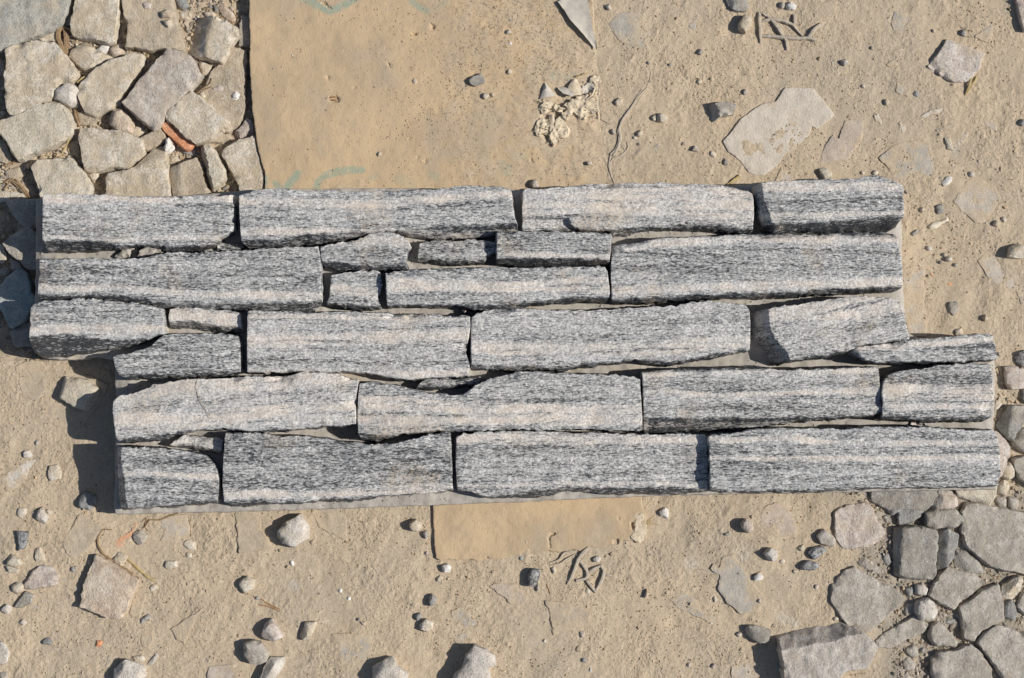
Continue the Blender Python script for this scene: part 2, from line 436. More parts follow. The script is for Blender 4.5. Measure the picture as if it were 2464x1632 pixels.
def slab(poly, zt, zb, sp=1.5, er=1.2, rough=.3, seed=0, facets=(), tilt=(0, 0), dome=0., chip=0, chipw=.35, chipd=.5,
         jag=.35, flare=.6, attr_fn=None, rnd=True, fine=.25, lows=(), zfun=None, an=1.0, sawn=False, nicks=0, nr_=3.0, nd=.8, step=0.):
    """A stone from its outline: rough top face, broken edge, walls down to zb. All millimetres.
    facets: (side, pixel polyline, slope): the top falls away beyond that line."""
    rng = np.random.RandomState(seed + 11)
    if area2(poly) < 0: poly = poly[::-1]
    if rnd: poly = rounded(poly)
    ol = resample(poly, sp)
    nr = normals(ol)
    q = fbm(ol[:, 0], ol[:, 1], 4.5, seed, 3) * jag + fbm(ol[:, 0] + 31, ol[:, 1], 1.5, seed + 5, 2) * jag * .6
    if sawn: q = q * (.18 + .82 * sstep(.5, .85, np.abs(nr[:, 1])))
    ol = ol + nr * q[:, None]
    x0, y0 = ol.min(0); x1, y1 = ol.max(0)
    gx, gy = np.meshgrid(np.arange(x0, x1, sp), np.arange(y0, y1, sp * .87))
    gx[1::2] += sp * .5
    gx = gx + (rng.rand(*gx.shape) - .5) * sp * .55; gy = gy + (rng.rand(*gy.shape) - .5) * sp * .55
    gx, gy = gx.ravel(), gy.ravel()
    d = sdist(ol, gx, gy)
    k = d > max(.55 * sp, er * .95)
    pts = [np.stack([gx[k], gy[k]], 1)]
    for f in (.25, .85):
        ir = ol - nr * (er * f + .02)
        dd = sdist(ol, ir[:, 0], ir[:, 1])
        pts.append(ir[dd > er * f * .8])
    allp = np.concatenate([ol] + pts)
    n0 = len(ol)
    r = delaunay_2d_cdt([Vector((a, b)) for a, b in allp], [], [list(range(n0))], 1, 1e-5)
    vo = np.array([(a.x, a.y) for a in r[0]]); fo = r[2]
    x, y = vo[:, 0], vo[:, 1]
    d = np.maximum(line_dist(ol, x, y, True), 0)
    e = np.clip(d / er, 0, 1)
    cx, cy = ol.mean(0)
    z = np.full(len(x), float(zt)) + (x - cx) * tilt[0] + (y - cy) * tilt[1]
    R = max(x1 - x0, y1 - y0) * .5
    rmin = min(x1 - x0, y1 - y0) * .5
    if dome > 0:
        dm = max(d.max(), 1e-3)
        z -= dome * (zt - zb) * (1 - np.sqrt(np.clip(1 - (1 - np.clip(d / dm, 0, 1)) ** 2, 0, 1)))
    else:
        z -= er * (1 - np.sqrt(np.clip(1 - (1 - e) ** 2, 0, 1)))
    if chip:
        base_a = rng.rand() * 6.28
        for i in range(chip):
            th = base_a + 6.28 * (i + rng.rand() * .7) / chip
            s = (x - cx) * math.cos(th) + (y - cy) * math.sin(th)
            sm = s.max(); w = rmin * chipw * (.4 + rng.rand())
            z = np.minimum(z, zt - (s - (sm - w)) / w * (zt - zb) * chipd * (.5 + .7 * rng.rand()))
    mica = np.zeros(len(x))
    if len(facets):
        pxx, pyy = pix(x, y, zt)
        for side, pl, sl_ in facets:
            if side in 'SN':
                o_ = np.argsort(pl[:, 0]); yl = np.interp(pxx, pl[o_, 0], pl[o_, 1])
                yl = yl + 3.0 * fbm(x, y, 7, seed + 9, 2)
                dd = (pyy - yl) if side == 'S' else (yl - pyy)
            else:
                o_ = np.argsort(pl[:, 1]); xl = np.interp(pyy, pl[o_, 1], pl[o_, 0])
                xl = xl + 2.0 * fbm(x, y, 6, seed + 9, 2)
                dd = (xl - pxx) if side == 'W' else (pxx - xl)
            dd = np.maximum(dd * K, 0)
            z -= dd * sl_
            if side in 'SN': mica = np.maximum(mica, sstep(0, 1.2, dd))
    for pl, dz in lows:
        pxx, pyy = pix(x, y, zt)
        z -= dz * sstep(-1.5, 2.5, sdist(pl, pxx, pyy))
    nz = fbm(x * an, y, 9, seed + 2, 3) * rough + fbm(x * an, y, 2.6, seed + 7, 2) * rough * fine
    z += nz * sstep(0, .8, e + .25)
    if step:
        st = fbm(x * .14, y, 11, seed + 13, 3)
        z -= step * (sstep(.10, .16, st) + sstep(.38, .44, st))
    for i in range(nicks):
        c_ = ol[rng.randint(n0)]
        if sawn and rng.rand() < .3: continue
        ra = nr_ * (.4 + 1.1 * rng.rand() ** 1.5)
        dn = np.hypot((x - c_[0]) * (.45 if sawn else .8), y - c_[1]) + fbm(x, y, 2.5, seed + 15, 2) * .5
        z -= np.maximum(ra - dn, 0) * nd * (.5 + .8 * rng.rand())
    if zfun is not None: z = zfun(x, y, z)
    z = np.maximum(z, zb + .15)
    # walls
    ob = [None] * n0
    for i, src in enumerate(r[3]):
        for s_ in src:
            if s_ < n0 and ob[s_] is None: ob[s_] = i
    ring = [i for i in ob if i is not None]
    ring = [a for i, a in enumerate(ring) if a != ring[i - 1]]
    V = [np.stack([x, y, z], 1)]
    F = [list(f) for f in fo]
    top = V[0][ring]; nn = normals(top[:, :2])
    nv = len(x); prev = ring; m = len(ring)
    depth = top[:, 2] - zb
    lev = (.3, .65, 1.0) if zt - zb > 5 else (.5, 1.0)
    for li, t in enumerate(lev):
        off = flare * (math.sin(t * 2.6)) + fbm(top[:, 0] + 50 * t, top[:, 1], 5, seed + 3, 3) * jag * 1.2
        p = top.copy(); p[:, :2] += nn * off[:, None]; p[:, 2] = top[:, 2] - depth * t
        V.append(p); cur = list(range(nv, nv + m)); nv += m
        for i in range(m):
            j = (i + 1) % m
            F.append([prev[j], prev[i], cur[i], cur[j]])
        prev = cur
    V = np.concatenate(V)
    A = {}
    nw = m * len(lev)
    ns = np.concatenate([np.abs(nn[:, 1])] * len(lev))
    A['mica'] = np.concatenate([mica, sstep(.5, .9, ns) * .9])
    if attr_fn:
        for k_, fn in attr_fn.items():
            A[k_] = fn(V[:, 0], V[:, 1], np.full(len(V), float(zt)))
    A['sandy'] = np.concatenate([1 - sstep(.3, 5, d), np.zeros(nw)])
    return V, F, A

# ------------------------------------------------------------------ lie of the land (mm)
PIT_NW = place(T('P', "-140,-140 592,-140 604,0 606,150 622,330 640,440 660,620 420,640 120,850 70,858 20,845 -140,835"), 0)
PIT_SE = place(T('P', "2075,1170 2110,1240 2110,1330 2150,1400 2150,1480 2190,1560 2200,1760 2700,1760 2700,900 2420,930 2400,1000 2360,1130"), 0)
PANEL = place(T('P', "84,480 600,456 1240,452 1800,440 2160,436 2174,700 2190,800 2385,815 2395,1045 2400,1178 1640,1190 1250,1206 800,1223 275,1236 275,1075 272,862 196,862 86,858 70,830 70,745 84,720"), 0)
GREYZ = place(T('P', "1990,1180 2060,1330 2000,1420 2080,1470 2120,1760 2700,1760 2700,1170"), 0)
BUMPS = []   # (x, y, radius, height) little mounds and dents
rb = np.random.RandomState(3)
for _ in range(260):
    BUMPS.append(((rb.rand() - .5) * 760, (rb.rand() - .5) * 520, 4 + 12 * rb.rand() ** 2, (rb.rand() - .55) * 2.2))
def ground_z(x, y):
    """height of the sand"""
    shp = x.shape
    x = x.ravel(); y = y.ravel()
    nw = sstep(-6, 5, sdist(PIT_NW, x, y) + fbm(x, y, 9, 4, 2) * 2)
    se = sstep(-8, 8, sdist(PIT_SE, x, y) + fbm(x, y, 12, 5, 2) * 4)
    pn = sstep(2, 8, sdist(PANEL, x, y))
    z = fbm(x, y, 70, 1, 3) * .9 + fbm(x, y, 16, 2, 3, .5) * .6
    u = x * .45 + y * .9; w = x * .9 - y * .45          # sweeping marks run from lower left to upper right
    z += fbm(w * 1.0, u * .4, 10, 6, 4, .55) * .5 * (.35 + .65 * sstep(-.3, .4, fbm(x, y, 45, 8, 2)))
    lump = fbm(x, y, 3.2, 12, 2)
    z += np.maximum(lump - .3, 0) * .9 * sstep(-.1, .5, fbm(x, y, 30, 14, 2))
    z += fbm(x, y, 2.4, 20, 3, .7) * (.05 + .17 * sstep(-.2, .5, fbm(x, y, 32, 22, 3)))
    for bx, by, r, h in BUMPS:
        k = (np.abs(x - bx) < r * 2) & (np.abs(y - by) < r * 2)
        if k.any():
            dx = x[k] - bx; dy = y[k] - by
            z[k] += h * np.exp(-(dx * dx + dy * dy) / (r * r) * 1.6)
    z = z * (1 - .5 * nw) - 6.8 * nw - 2.8 * se
    z = np.where(pn > 0, z * (1 - pn) + np.minimum(z, 1.0) * pn, z)
    return z.reshape(shp)

def axis(half, step, far):
    a = [0.0]; s = step
    while a[-1] < far:
        if a[-1] > half: s *= 1.25
        a.append(a[-1] + s)
    a = np.array(a)
    return np.concatenate([-a[:0:-1], a])
ax = axis(362, .95, 2500); ay = axis(246, .95, 2500)
GX, GY = np.meshgrid(ax, ay)
GZ = ground_z(GX, GY)
far = sstep(420, 700, np.hypot(GX, GY * 1.3)); GZ = GZ * (1 - far)
nx, ny = len(ax), len(ay)
idx = np.arange(nx * ny).reshape(ny, nx)
faces = np.stack([idx[:-1, :-1], idx[:-1, 1:], idx[1:, 1:], idx[1:, :-1]], -1).reshape(-1, 4)
fx, fy = GX.ravel(), GY.ravel()
greymask = sstep(-10, 12, sdist(GREYZ, fx, fy) + fbm(fx, fy, 25, 31, 3) * 8)  # sand colour turns greyer over the lower right, ragged border
stain = np.zeros(len(fx))
for tile, c, r in (('C1', "245,320", 12), ('C1', "225,450", 15), ('D3', "1930,560", 9), ('D3', "1520,670", 9), ('D4', "230,1150", 14), ('D4', "270,1200", 10),
                   ('D2', "345,840", 6), ('A4', "1560,1200", 8)):
    p = place(T(tile, c), 0)[0]; r = r * K * 3
    stain = np.maximum(stain, 1 - sstep(.3, 1.0, np.hypot(fx - p[0], fy - p[1]) / r + fbm(fx, fy, 5, 33, 3) * .4))
ground = mesh_obj("ground", np.stack([fx, fy, GZ.ravel()], 1), faces, 'sand', sharp=0, attrs={'greytone': greymask, 'stain': stain}, origin=np.zeros(3))
tag(ground, "dry trodden tan sand with sweeping marks", kind='structure')

def gz_at(x, y):
    return float(ground_z(np.array([float(x)]), np.array([float(y)]))[0])
# ------------------------------------------------------------------ the cladding panel: mortar base and its ledge stones
pc = place([[1250, 830]], 0)[0]
panel = bpy.data.objects.new("stone_cladding_panel", None)
COL.objects.link(panel)
panel.location = (pc[0] / 1000, pc[1] / 1000, .003)
panel.empty_display_size = .05
tag(panel, "long grey gneiss ledgestone cladding panel on a mortar bed, lying across the middle", "stone panel")

ZM = 15.0
MORTAR = T('P', "84,478 150,470 300,472 450,470 560,460 620,455 900,452 1215,452 1240,456 1500,446 1780,446 1830,440 1990,436 2160,436 2172,545 2172,600 2175,700 2178,728 2184,800 2230,822 2385,815 2398,900 2393,1000 2388,1050 2400,1100 2400,1178 2200,1181 1900,1187 1640,1191 1450,1198 1250,1208 1000,1217 800,1225 500,1233 275,1238 275,1160 275,1075 278,1000 276,910 274,865 230,858 196,864 150,866 110,862 84,850 72,830 78,790 80,744 82,722 84,650 84,560")
def mortar_z(x, y, z):
    d = sdist(MP, x, y)
    z = z + fbm(x, y, 24, 41, 3) * 1.1 + fbm(x, y, 7, 42, 3) * .6 + fbm(x, y, 2.6, 43, 2) * .25 - (1 - sstep(0, 5, d)) * 1.4
    return z
MP = place(MORTAR, ZM)
v, f, a = slab(MP, ZM, 3.2, 1.5, .8, .25, 900, jag=.3, flare=.3, zfun=mortar_z)
mesh_obj("mortar_base", v, f, 'mortar', panel, a, origin=np.array([pc[0], pc[1], 3.0]))

LEDGE = [
 # top height, tile, outline, bottom edges that split away (facets), pale bands (line, half width px), options
 (33, "B1 335,180 345,150 450,156 560,150 700,158 850,158 1000,175 1150,172 1330,180 1450,172 1600,168 1850,160 1838,250 1832,440 1765,488 1690,515 1655,552 1560,578 1400,592 1280,588 1180,560 1090,555 1000,568 900,577 600,588 330,590",
  [('S', "B1 335,512 800,522 930,556 1100,545 1300,560 1650,540", 1.5), ('E', "B1 1805,160 1815,440", .9)], [("B1 335,195 1850,195", 11), ("B1 335,505 1850,505", 6)]),
 (35, "B1 1878,168 B2 -30,155 30,128 100,125 180,108 300,112 380,128 500,125 700,130 850,130 1000,125 1200,122 1400,122 1560,105 1650,90 1720,88 1850,92 1980,95 2040,112 2060,130 2072,250 2085,330 2110,420 2122,438 1940,447 1850,478 1700,482 1450,488 1260,466 1150,440 1010,447 850,490 700,515 550,528 330,552 150,572 -10,576 -65,525 -82,300",
  [('S', "B2 -65,520 200,505 450,462 900,442 1100,432 1600,402 2090,368", 1.6)], [("B2 -80,215 500,225 1100,235 1500,185 2060,150", 14), ("B2 250,455 420,455", 10)]),
 (31.5, "B3 190,135 215,108 300,108 450,100 560,98 650,86 800,78 1000,72 1200,68 1400,70 1600,80 1780,85 1850,105 1960,130 2003,152 2008,300 2000,440 1980,455 1900,455 1750,432 1600,425 1450,425 1350,420 1220,416 1100,436 1000,465 920,470 880,447 750,450 560,455 400,450 182,442 186,300",
  [('S', "B3 800,425 1150,405 1450,395 1750,395 2000,425", 1.6), ('N', "B3 1700,60 2003,150", .5)], [("B3 190,250 700,230 1300,250 2000,260", 34), ("B3 800,150 1900,150", 20)], "B3 170,335 545,345 570,400 640,440 900,452 900,500 170,480", 4.5),
 (38, "B4 -18,78 60,58 200,50 400,40 600,35 750,30 850,10 950,10 1030,35 1090,60 1143,78 1150,200 1150,335 1112,385 1070,410 1050,422 900,432 700,440 400,446 125,450 60,400 15,270 -5,150",
  [('W', "B4 22,60 50,200 112,380 125,450", 1.6), ('S', "B4 110,390 450,368 750,350 1150,318", 1.7)], [("B4 700,95 1140,95", 12), ("B4 150,330 800,310", 8)]),
 (32, "B1 310,670 500,656 700,660 900,666 1120,660 1250,627 1400,607 1600,612 1750,605 1900,592 B2 100,585 250,576 420,570 540,566 555,600 560,800 564,1000 540,1025 450,1075 300,1077 150,1067 0,1056 B1 1850,1055 1600,1050 1400,1045 1200,1030 1050,1000 900,990 780,975 650,966 500,980 400,980 292,970 300,800",
  [('S', "B1 300,945 700,945 1000,962 1300,1000 1800,1000 B2 300,1000 540,985", 1.3)], [("B1 300,880 900,885 1300,925 1900,945 B2 250,955 550,970", 11)]),
 (33, "B2 556,562 620,547 830,515 920,480 1000,450 1090,445 1160,460 1250,520 1270,560 1240,600 1226,690 1252,715 1220,740 1050,742 900,750 700,740 620,722 566,690",
  [('S', "B2 556,672 750,690 900,715 1240,715", 1.3)], [("B2 840,500 1240,540", 16)]),
 (26, "B2 1340,540 1400,522 1550,520 1690,525 1720,507 1800,515 1938,527 1938,612 1870,650 1850,690 1780,695 1650,700 1500,695 1380,686 1322,680 1327,600", [('S', "B2 1322,672 1600,682 1860,680", 1.)], []),
 (33, "B3 -16,450 200,446 500,450 800,455 886,458 884,600 868,690 838,714 780,708 700,714 550,720 200,716 -16,695",
  [('S', "B3 -16,655 300,658 640,665 870,680", 1.7)], [("B3 0,640 870,640", 8)]),
 (28, "B2 640,790 750,767 880,763 1000,757 1028,780 1035,820 1050,870 1028,920 1010,960 1030,1038 950,1060 800,1050 720,1040 602,1015 630,960 636,860", [('S', "B2 600,1010 1030,1030", 1.)], [("B2 650,900 1030,950", 14)]),
 (33.5, "B2 1070,770 1200,752 1400,745 1600,740 1800,735 1960,730 B3 200,735 400,726 600,722 830,726 855,760 868,850 878,970 850,996 700,986 580,990 450,1004 250,1016 150,1045 30,1066 B2 1880,1075 1740,1055 1650,1026 1500,1030 1400,1026 1250,1030 1082,1040",
  [('S', "B2 1080,1025 1500,1012 1800,1030 B3 200,1000 500,965 870,950", 1.2)], [("B2 1100,840 1900,880 B3 860,820", 9), ("B3 0,900 860,900", 10)]),
 (34, "B3 890,562 1000,545 1200,507 1250,492 1500,486 1700,480 1900,470 2091,462 B4 200,456 500,450 800,446 1000,450 1093,475 1105,520 1112,600 1130,700 1138,800 1136,880 1100,905 900,913 600,926 350,946 100,956 0,958 B3 1800,966 1600,971 1400,985 1200,1000 1000,1002 900,996 888,970 884,800 890,640",
  [('S', "B3 885,965 1200,968 1500,940 2090,930 B4 600,898 1138,870", 1.7), ('N', "B3 885,590 1100,565 1250,500", .8)], [("B3 890,590 1200,540 1600,510 2091,500 B4 1100,505", 15), ("B3 890,915 1400,900 2091,880 B4 600,862 1136,842", 14)]),
 (32, "B1 238,1050 262,1020 320,1001 400,990 550,985 650,971 780,977 900,991 1050,1007 1200,1037 1272,1052 1284,1130 1288,1250 1230,1265 1150,1295 1060,1322 900,1356 750,1388 600,1402 420,1418 285,1422 248,1382 226,1330 231,1200",
  [('S', "B1 235,1275 500,1245 800,1290 1100,1290", .75)], [("B1 600,1215 1280,1215", 12)]),
 (27, "B1 1332,1060 1420,1046 1600,1045 1750,1066 1884,1092 1895,1150 1905,1225 1850,1245 1700,1236 1550,1216 1400,1201 1332,1190 1322,1130",
  [('S', "B1 1330,1150 1500,1152 1700,1185 1895,1205", 1.6)], [("B1 1330,1095 1600,1100 1890,1150", 22)]),
 (32, "C1 886,190 1000,170 1130,130 1200,100 1260,42 1290,22 1400,12 1600,6 1750,12 1868,32 1884,100 1888,200 1888,310 1800,325 1690,345 1500,340 1350,340 1250,346 1100,356 990,360 930,330 900,270",
  [('S', "C1 900,325 1300,330 1890,305", 1.)], []),
 (33, "B2 -15,1074 200,1076 450,1085 700,1081 900,1085 1200,1096 1500,1106 1735,1116 1738,1200 1720,1300 1702,1400 1730,1500 C2 1722,340 1600,346 1400,356 1230,376 1130,366 1000,336 900,320 750,310 600,314 430,310 250,311 100,315 -20,315 -18,0",
  [('S', "C2 -20,302 430,298 800,300 1130,345 1250,362 1720,340", 1.)], [("B2 0,1120 1735,1130", 7), ("B2 400,1310 1000,1290 1735,1270", 20), ("C2 1250,335 1700,320", 12)]),
 (32.5, "B2 1746,1120 1830,1082 B3 -20,1060 100,1051 250,1056 400,1066 600,1070 850,1060 1000,1050 1150,1045 1400,1030 1530,1002 1600,992 1700,1002 1850,1010 1938,1022 1973,1070 1979,1200 1976,1380 C3 1850,160 1700,200 1500,225 1350,255 1200,246 1080,216 1000,236 850,250 700,268 500,294 350,290 150,300 0,290 C2 1860,284 1746,264 1741,100",
  [('S', "C3 -200,250 400,262 950,228 1080,205 1350,225 1900,130", 1.1)], [("C3 1250,130 1700,80", 18)]),
 (36, "B4 -45,1085 0,1078 60,1056 150,1040 300,1020 500,990 650,966 800,960 1000,962 1088,972 1128,1010 1145,1080 1165,1180 1193,1280 1188,1300 1000,1321 850,1350 700,1391 550,1430 350,1451 220,1475 120,1488 30,1450 -10,1330 -50,1200",
  [('W', "B4 80,1040 100,1200 130,1290 240,1400 250,1480", 1.5), ('S', "B4 200,1462 550,1418 850,1338 1190,1288", 1.2)], [("B4 0,1110 300,1080 650,1020 850,990", 22), ("B4 700,1110 1140,1050", 16)]),
 (35, "C4 742,145 780,121 900,101 1060,76 1200,56 1400,41 1600,26 1750,11 1858,16 1870,100 1884,200 1870,215 1750,225 1550,235 1400,236 1200,236 1050,241 930,240 850,216 790,190",
  [('S', "C4 900,230 1880,210", .8), ('W', "C4 760,100 850,240", .6)], [("C4 800,130 1860,60", 8)]),
 (34, "C1 886,540 920,502 1000,490 1090,470 1200,422 1300,392 1500,366 1650,370 1800,356 2000,350 C2 200,350 300,344 400,318 550,315 700,326 720,346 853,370 850,430 836,500 835,620 838,720 720,741 580,742 450,760 250,775 100,785 0,776 C1 1850,756 1700,760 1500,770 1400,790 1250,840 1100,856 932,864 907,820 895,720 881,620",
  [('S', "C1 900,850 1400,775 C2 0,765 400,750 838,715", .8)], [("C1 930,520 1300,440 1700,400 C2 200,400 700,345", 28), ("C1 1000,660 1800,650 C2 100,620 550,580", 14), ("C1 1700,720 C2 100,660", 10)]),
 (33.5, "C2 866,402 950,393 1100,406 1250,430 1350,460 1480,485 1600,494 1680,480 1750,440 1820,400 1900,360 2091,320 C3 130,316 250,301 400,316 600,326 900,336 1060,346 1112,366 1118,500 1128,650 1132,770 1050,776 900,776 600,756 400,770 200,760 0,770 C2 1800,775 1550,776 1350,786 1200,800 1080,834 950,848 884,848 852,800 846,650 856,480",
  [('S', "C2 850,790 1100,800 1500,765 C3 1130,765", .9)], [("C2 900,540 1300,560 1900,620", 22), ("C3 700,700 1120,690", 14)]),
 (25, "C2 1385,366 1500,358 1650,361 1826,356 1800,414 1700,428 1550,438 1400,448 1306,444 1332,402", [('S', "C2 1310,425 1800,400", 1.)], []),
 (33, "C3 1122,306 1300,296 1500,281 1800,275 2091,266 C4 160,300 400,290 600,281 880,266 953,271 960,400 968,550 974,640 900,660 750,670 500,690 300,700 100,735 0,750 C3 1800,770 1500,775 1200,794 1148,790 1142,600 1132,400",
  [('N', "C3 1130,318 1800,300 C4 900,285", .8), ('S', "C4 700,665 970,630", 1.)], [("C3 1150,470 2091,500 C4 400,475 950,460", 9), ("C3 1150,740 2091,725 C4 100,715", 10), ("C3 1150,330 C4 0,300", 6)]),
 (35.5, "C4 992,380 1040,322 1100,302 1300,286 1440,256 1560,246 1700,246 1828,252 1836,320 1850,450 1858,600 1846,660 1800,690 1650,700 1500,696 1340,700 1200,695 1050,686 962,685 978,640 985,550 974,480",
  [('S', "C4 960,650 1340,670 1850,650", 1.)], [("C4 1000,450 1850,480", 24), ("C4 1000,570 1300,585", 12)]),
 (24.5, "C1 1322,886 1430,812 1550,816 1700,830 1753,842 1744,930 1720,948 1600,940 1450,915", [('S', "C1 1320,885 1450,880 1720,925", .9)], [("C1 1350,870 1750,870", 25)]),
 (34, "C1 912,900 1100,905 1300,912 1500,945 1600,960 1640,1000 1698,1080 1716,1150 1714,1250 1698,1340 1500,1356 1300,1370 1100,1385 932,1393 912,1300 906,1100",
  [('W', "C1 945,900 965,1100 1005,1390", 1.2), ('S', "C1 930,1375 1698,1325", .8)], [("C1 950,1105 1700,1125", 8)]),
 (33, "C1 1766,792 1860,785 C2 100,792 200,815 400,816 600,835 700,855 850,870 1000,880 1150,870 1300,832 1450,796 1530,776 1574,790 1584,900 1594,1100 1598,1245 1450,1261 1250,1275 1050,1290 900,1310 750,1330 600,1330 400,1345 200,1350 0,1365 -150,1358 -200,1320 -214,1200 -205,1000",
  [('S', "C2 -190,1340 400,1328 900,1290 1598,1235", .9)], [("C2 -180,1270 500,1270 1000,1250 1590,1220", 12)]),
 (31, "C2 1626,830 1680,797 1800,786 1960,778 C3 300,780 600,790 900,796 1200,800 1500,801 1628,806 1640,900 1645,1100 1648,1245 1550,1260 1400,1275 1200,1270 950,1265 850,1270 650,1246 500,1250 400,1288 200,1300 0,1302 C2 1850,1295 1750,1260 1634,1245 1622,1050",
  [('S', "C2 1630,1225 1900,1285 C3 300,1240 500,1215 1100,1215 1648,1240", 1.)], [("C2 1630,840 C3 0,840 900,850 1630,860", 17), ("C3 400,1200 1600,1190", 6)]),
 (38.5, "C3 1652,816 1850,790 2091,756 C4 165,756 400,756 700,760 870,742 1100,750 1350,746 1500,756 1650,770 1850,770 1874,800 1898,900 1904,1050 1908,1100 1888,1210 1750,1216 1500,1220 1300,1221 1100,1226 900,1230 700,1236 550,1246 400,1255 200,1256 0,1260 C3 1800,1256 1668,1246 1660,1000",
  [('S', "C3 1660,1215 1800,1240 C4 500,1235 1890,1200", .9)], [("C4 300,840 900,870", 8), ("C4 900,990 1890,980", 9)]),
 (21, "B1 1702,550 1740,532 1800,538 1900,542 1928,556 1900,578 1760,600 1702,600", [], []),
 (19, "C4 1202,733 1212,698 1270,694 1310,712 1322,722", [], [("C4 1200,715 1320,715", 20)]),
]
LROT = {16: 13, 18: 6, 23: -8}
for i, row in enumerate(LEDGE):
    zt, ol, fac, bands = row[:4]
    poly = place(T('P', ol), zt)
    fc = [(s_, T('P', p_), k_ * 1.2) for s_, p_, k_ in fac]
    bd = [(T('P', p_), w_) for p_, w_ in bands]
    def felsic(x, y, z, bd=bd, i=i):
        px_, py_ = pix(x, y, z)
        r = np.full(len(x), {2: .25, 12: .7, 16: .25, 18: .3, 23: .6}.get(i, .12 if i in (14, 15, 19, 21, 22, 26) else 0.))
        wob = fbm(x * .25, y, 6, 60 + i, 3) * 5
        for pl, w_ in bd:
            yl = np.interp(px_, pl[:, 0], pl[:, 1])
            r = np.maximum(r, 1 - sstep(w_ * .4, w_ * 1.1, np.abs(py_ - yl + wob)))
        return r
    lows = [(T('P', row[4]), row[5])] if len(row) > 4 else ()
    small = len(ol) < 200
    rg = np.random.RandomState(i + 5)
    v, f, a = slab(poly, zt, ZM - 3.5, 1.05, .5, .75, 100 + i, fc, ((rg.rand() - .5) * .008, (rg.rand() - .5) * .03),
                   jag=.65, flare=.45, attr_fn={'felsic': felsic}, fine=.5, lows=lows, an=.35, sawn=True, nicks=5 + len(ol) // 60, nr_=3.2, nd=.9, step=.55)
    org = np.array([v[:, 0].mean(), v[:, 1].mean(), ZM])
    ang = math.radians(LROT.get(i, (rg.rand() - .5) * 3))
    if ang:
        c_, s_ = math.cos(-ang), math.sin(-ang)
        dx, dy = v[:, 0] - org[0], v[:, 1] - org[1]
        v = v.copy(); v[:, 0] = org[0] + dx * c_ - dy * s_; v[:, 1] = org[1] + dx * s_ + dy * c_
    a.pop('sandy')
    o = mesh_obj("ledge_stone", v, f, 'gneiss', panel, a, origin=org)
    o.rotation_euler[2] = ang
    if i in (2, 16, 18): o['label'] = "pinkish banded ledge stone"
    if i == 12: o['label'] = "small pale pink ledge stone"
# lumps of mortar squeezed up between the first two rows
for k, (s_, zt) in enumerate((("B1 890,650 930,600 990,570 1040,580 1010,640 960,662", 20), ("B1 1060,655 1100,590 1170,552 1240,570 1270,600 1200,640 1120,660", 24),
                              ("B1 1010,650 1030,590 1080,575 1095,600 1060,655", 18), ("B2 1660,1075 1670,1050 1700,1050 1720,1080 1690,1100", 21))):
    v, f, a = slab(place(T('P', s_), zt), zt, ZM - 2, 1.0, .8, 1.3, 160 + k, dome=.3, jag=.8, fine=.8)
    mesh_obj("mortar_lump", v, f, 'mortar', panel, None, origin=np.array([v[:, 0].mean(), v[:, 1].mean(), ZM - 2]))

# ------------------------------------------------------------------ cardboard
def near(strokes, w):
    """strokes of faded print: (tile points, half width px, strength)"""
    pl = [(T('P', s_), w_, k_) for s_, w_, k_ in strokes]
    def fn(x, y, z):
        px_, py_ = pix(x, y, z)
        r = np.zeros(len(x)); wob = fbm(x, y, 3.5, 71, 3) * 2.2
        for p_, w_, k_ in pl:
            r = np.maximum(r, k_ * (1 - sstep(w_ - 2.2, w_ + 1.8, line_dist(p_, px_, py_) + wob)))
        return r
    return fn
INK = [("A2 400,-25 640,92 880,-30", 9, 1), ("A2 1262,-20 1300,30 1345,66 1400,84", 7.5, .8), ("A2 1490,50 1550,10", 8, .4), ("A2 128,1385 130,1500", 4, 1),
       ("A2 205,1440 235,1495 275,1500", 9, 1), ("A2 380,1368 330,1430 285,1490", 9, 1), ("A2 525,1500 540,1430 600,1375 700,1345 880,1335", 9, .9), ("A2 950,1400 1000,1380", 7, .35),
       ("A2 1180,1400 1280,1460", 14, .3), ("A2 1420,1370 1470,1390", 8, .4), ("A2 1990,1310 A3 90,1320", 10, .6), ("A3 410,590 470,600 540,615", 10, .9), ("A3 20,1290 60,1350", 12, .45),
       ("A3 750,400 765,460", 5, .8), ("A3 820,1195 870,1215", 6, .8), ("A3 120,1240 200,1230", 8, .4), ("A3 560,560 730,590", 5, .35), ("A3 940,1390 1000,1360", 8, .3)]
WEAR = [("A3 430,700 360,900 330,1080 420,1120 520,1050", 26, 1), ("A3 560,760 660,700 760,640 700,860 620,890", 26, 1), ("A3 785,560 795,940", 4, 1)]
CB = T('P', "598,-60 600,40 602,100 600,150 607,260 618,345 630,395 637,412 637,470 700,600 1380,600 1458,470 1458,420 1450,380 1446,300 1442,200 1437,150 1432,90 1425,-60")
CZ = 3.0
CP = place(CB, CZ)
def card_z(x, y, z):
    px_, py_ = pix(x, y, CZ)
    z = z + fbm(x, y, 60, 81, 2) * .7 + fbm(x, y, 12, 82, 3) * .28
    r = sstep(1150, 1430, px_)
    z = z - r * 1.9 - .7 * sstep(1415, 1448, px_ + fbm(x, y, 9, 87, 3) * 14) + fbm(x, y, 9, 83, 3) * .6 * r
    z = z + (fbm(x, y, 2.4, 85, 3, .7) * .32 + np.maximum(fbm(x, y, 4.5, 86, 2), 0) * .5) * card_sand(x, y, z * 0 + CZ)
    tl = line_dist(T('P', "1355,235 1400,225 1350,250 1310,300 1330,325"), px_, py_)
    z = z - 1.5 * (1 - sstep(6, 22, tl + fbm(x, y, 4, 84, 2) * 8))
    return np.maximum(z, .45)
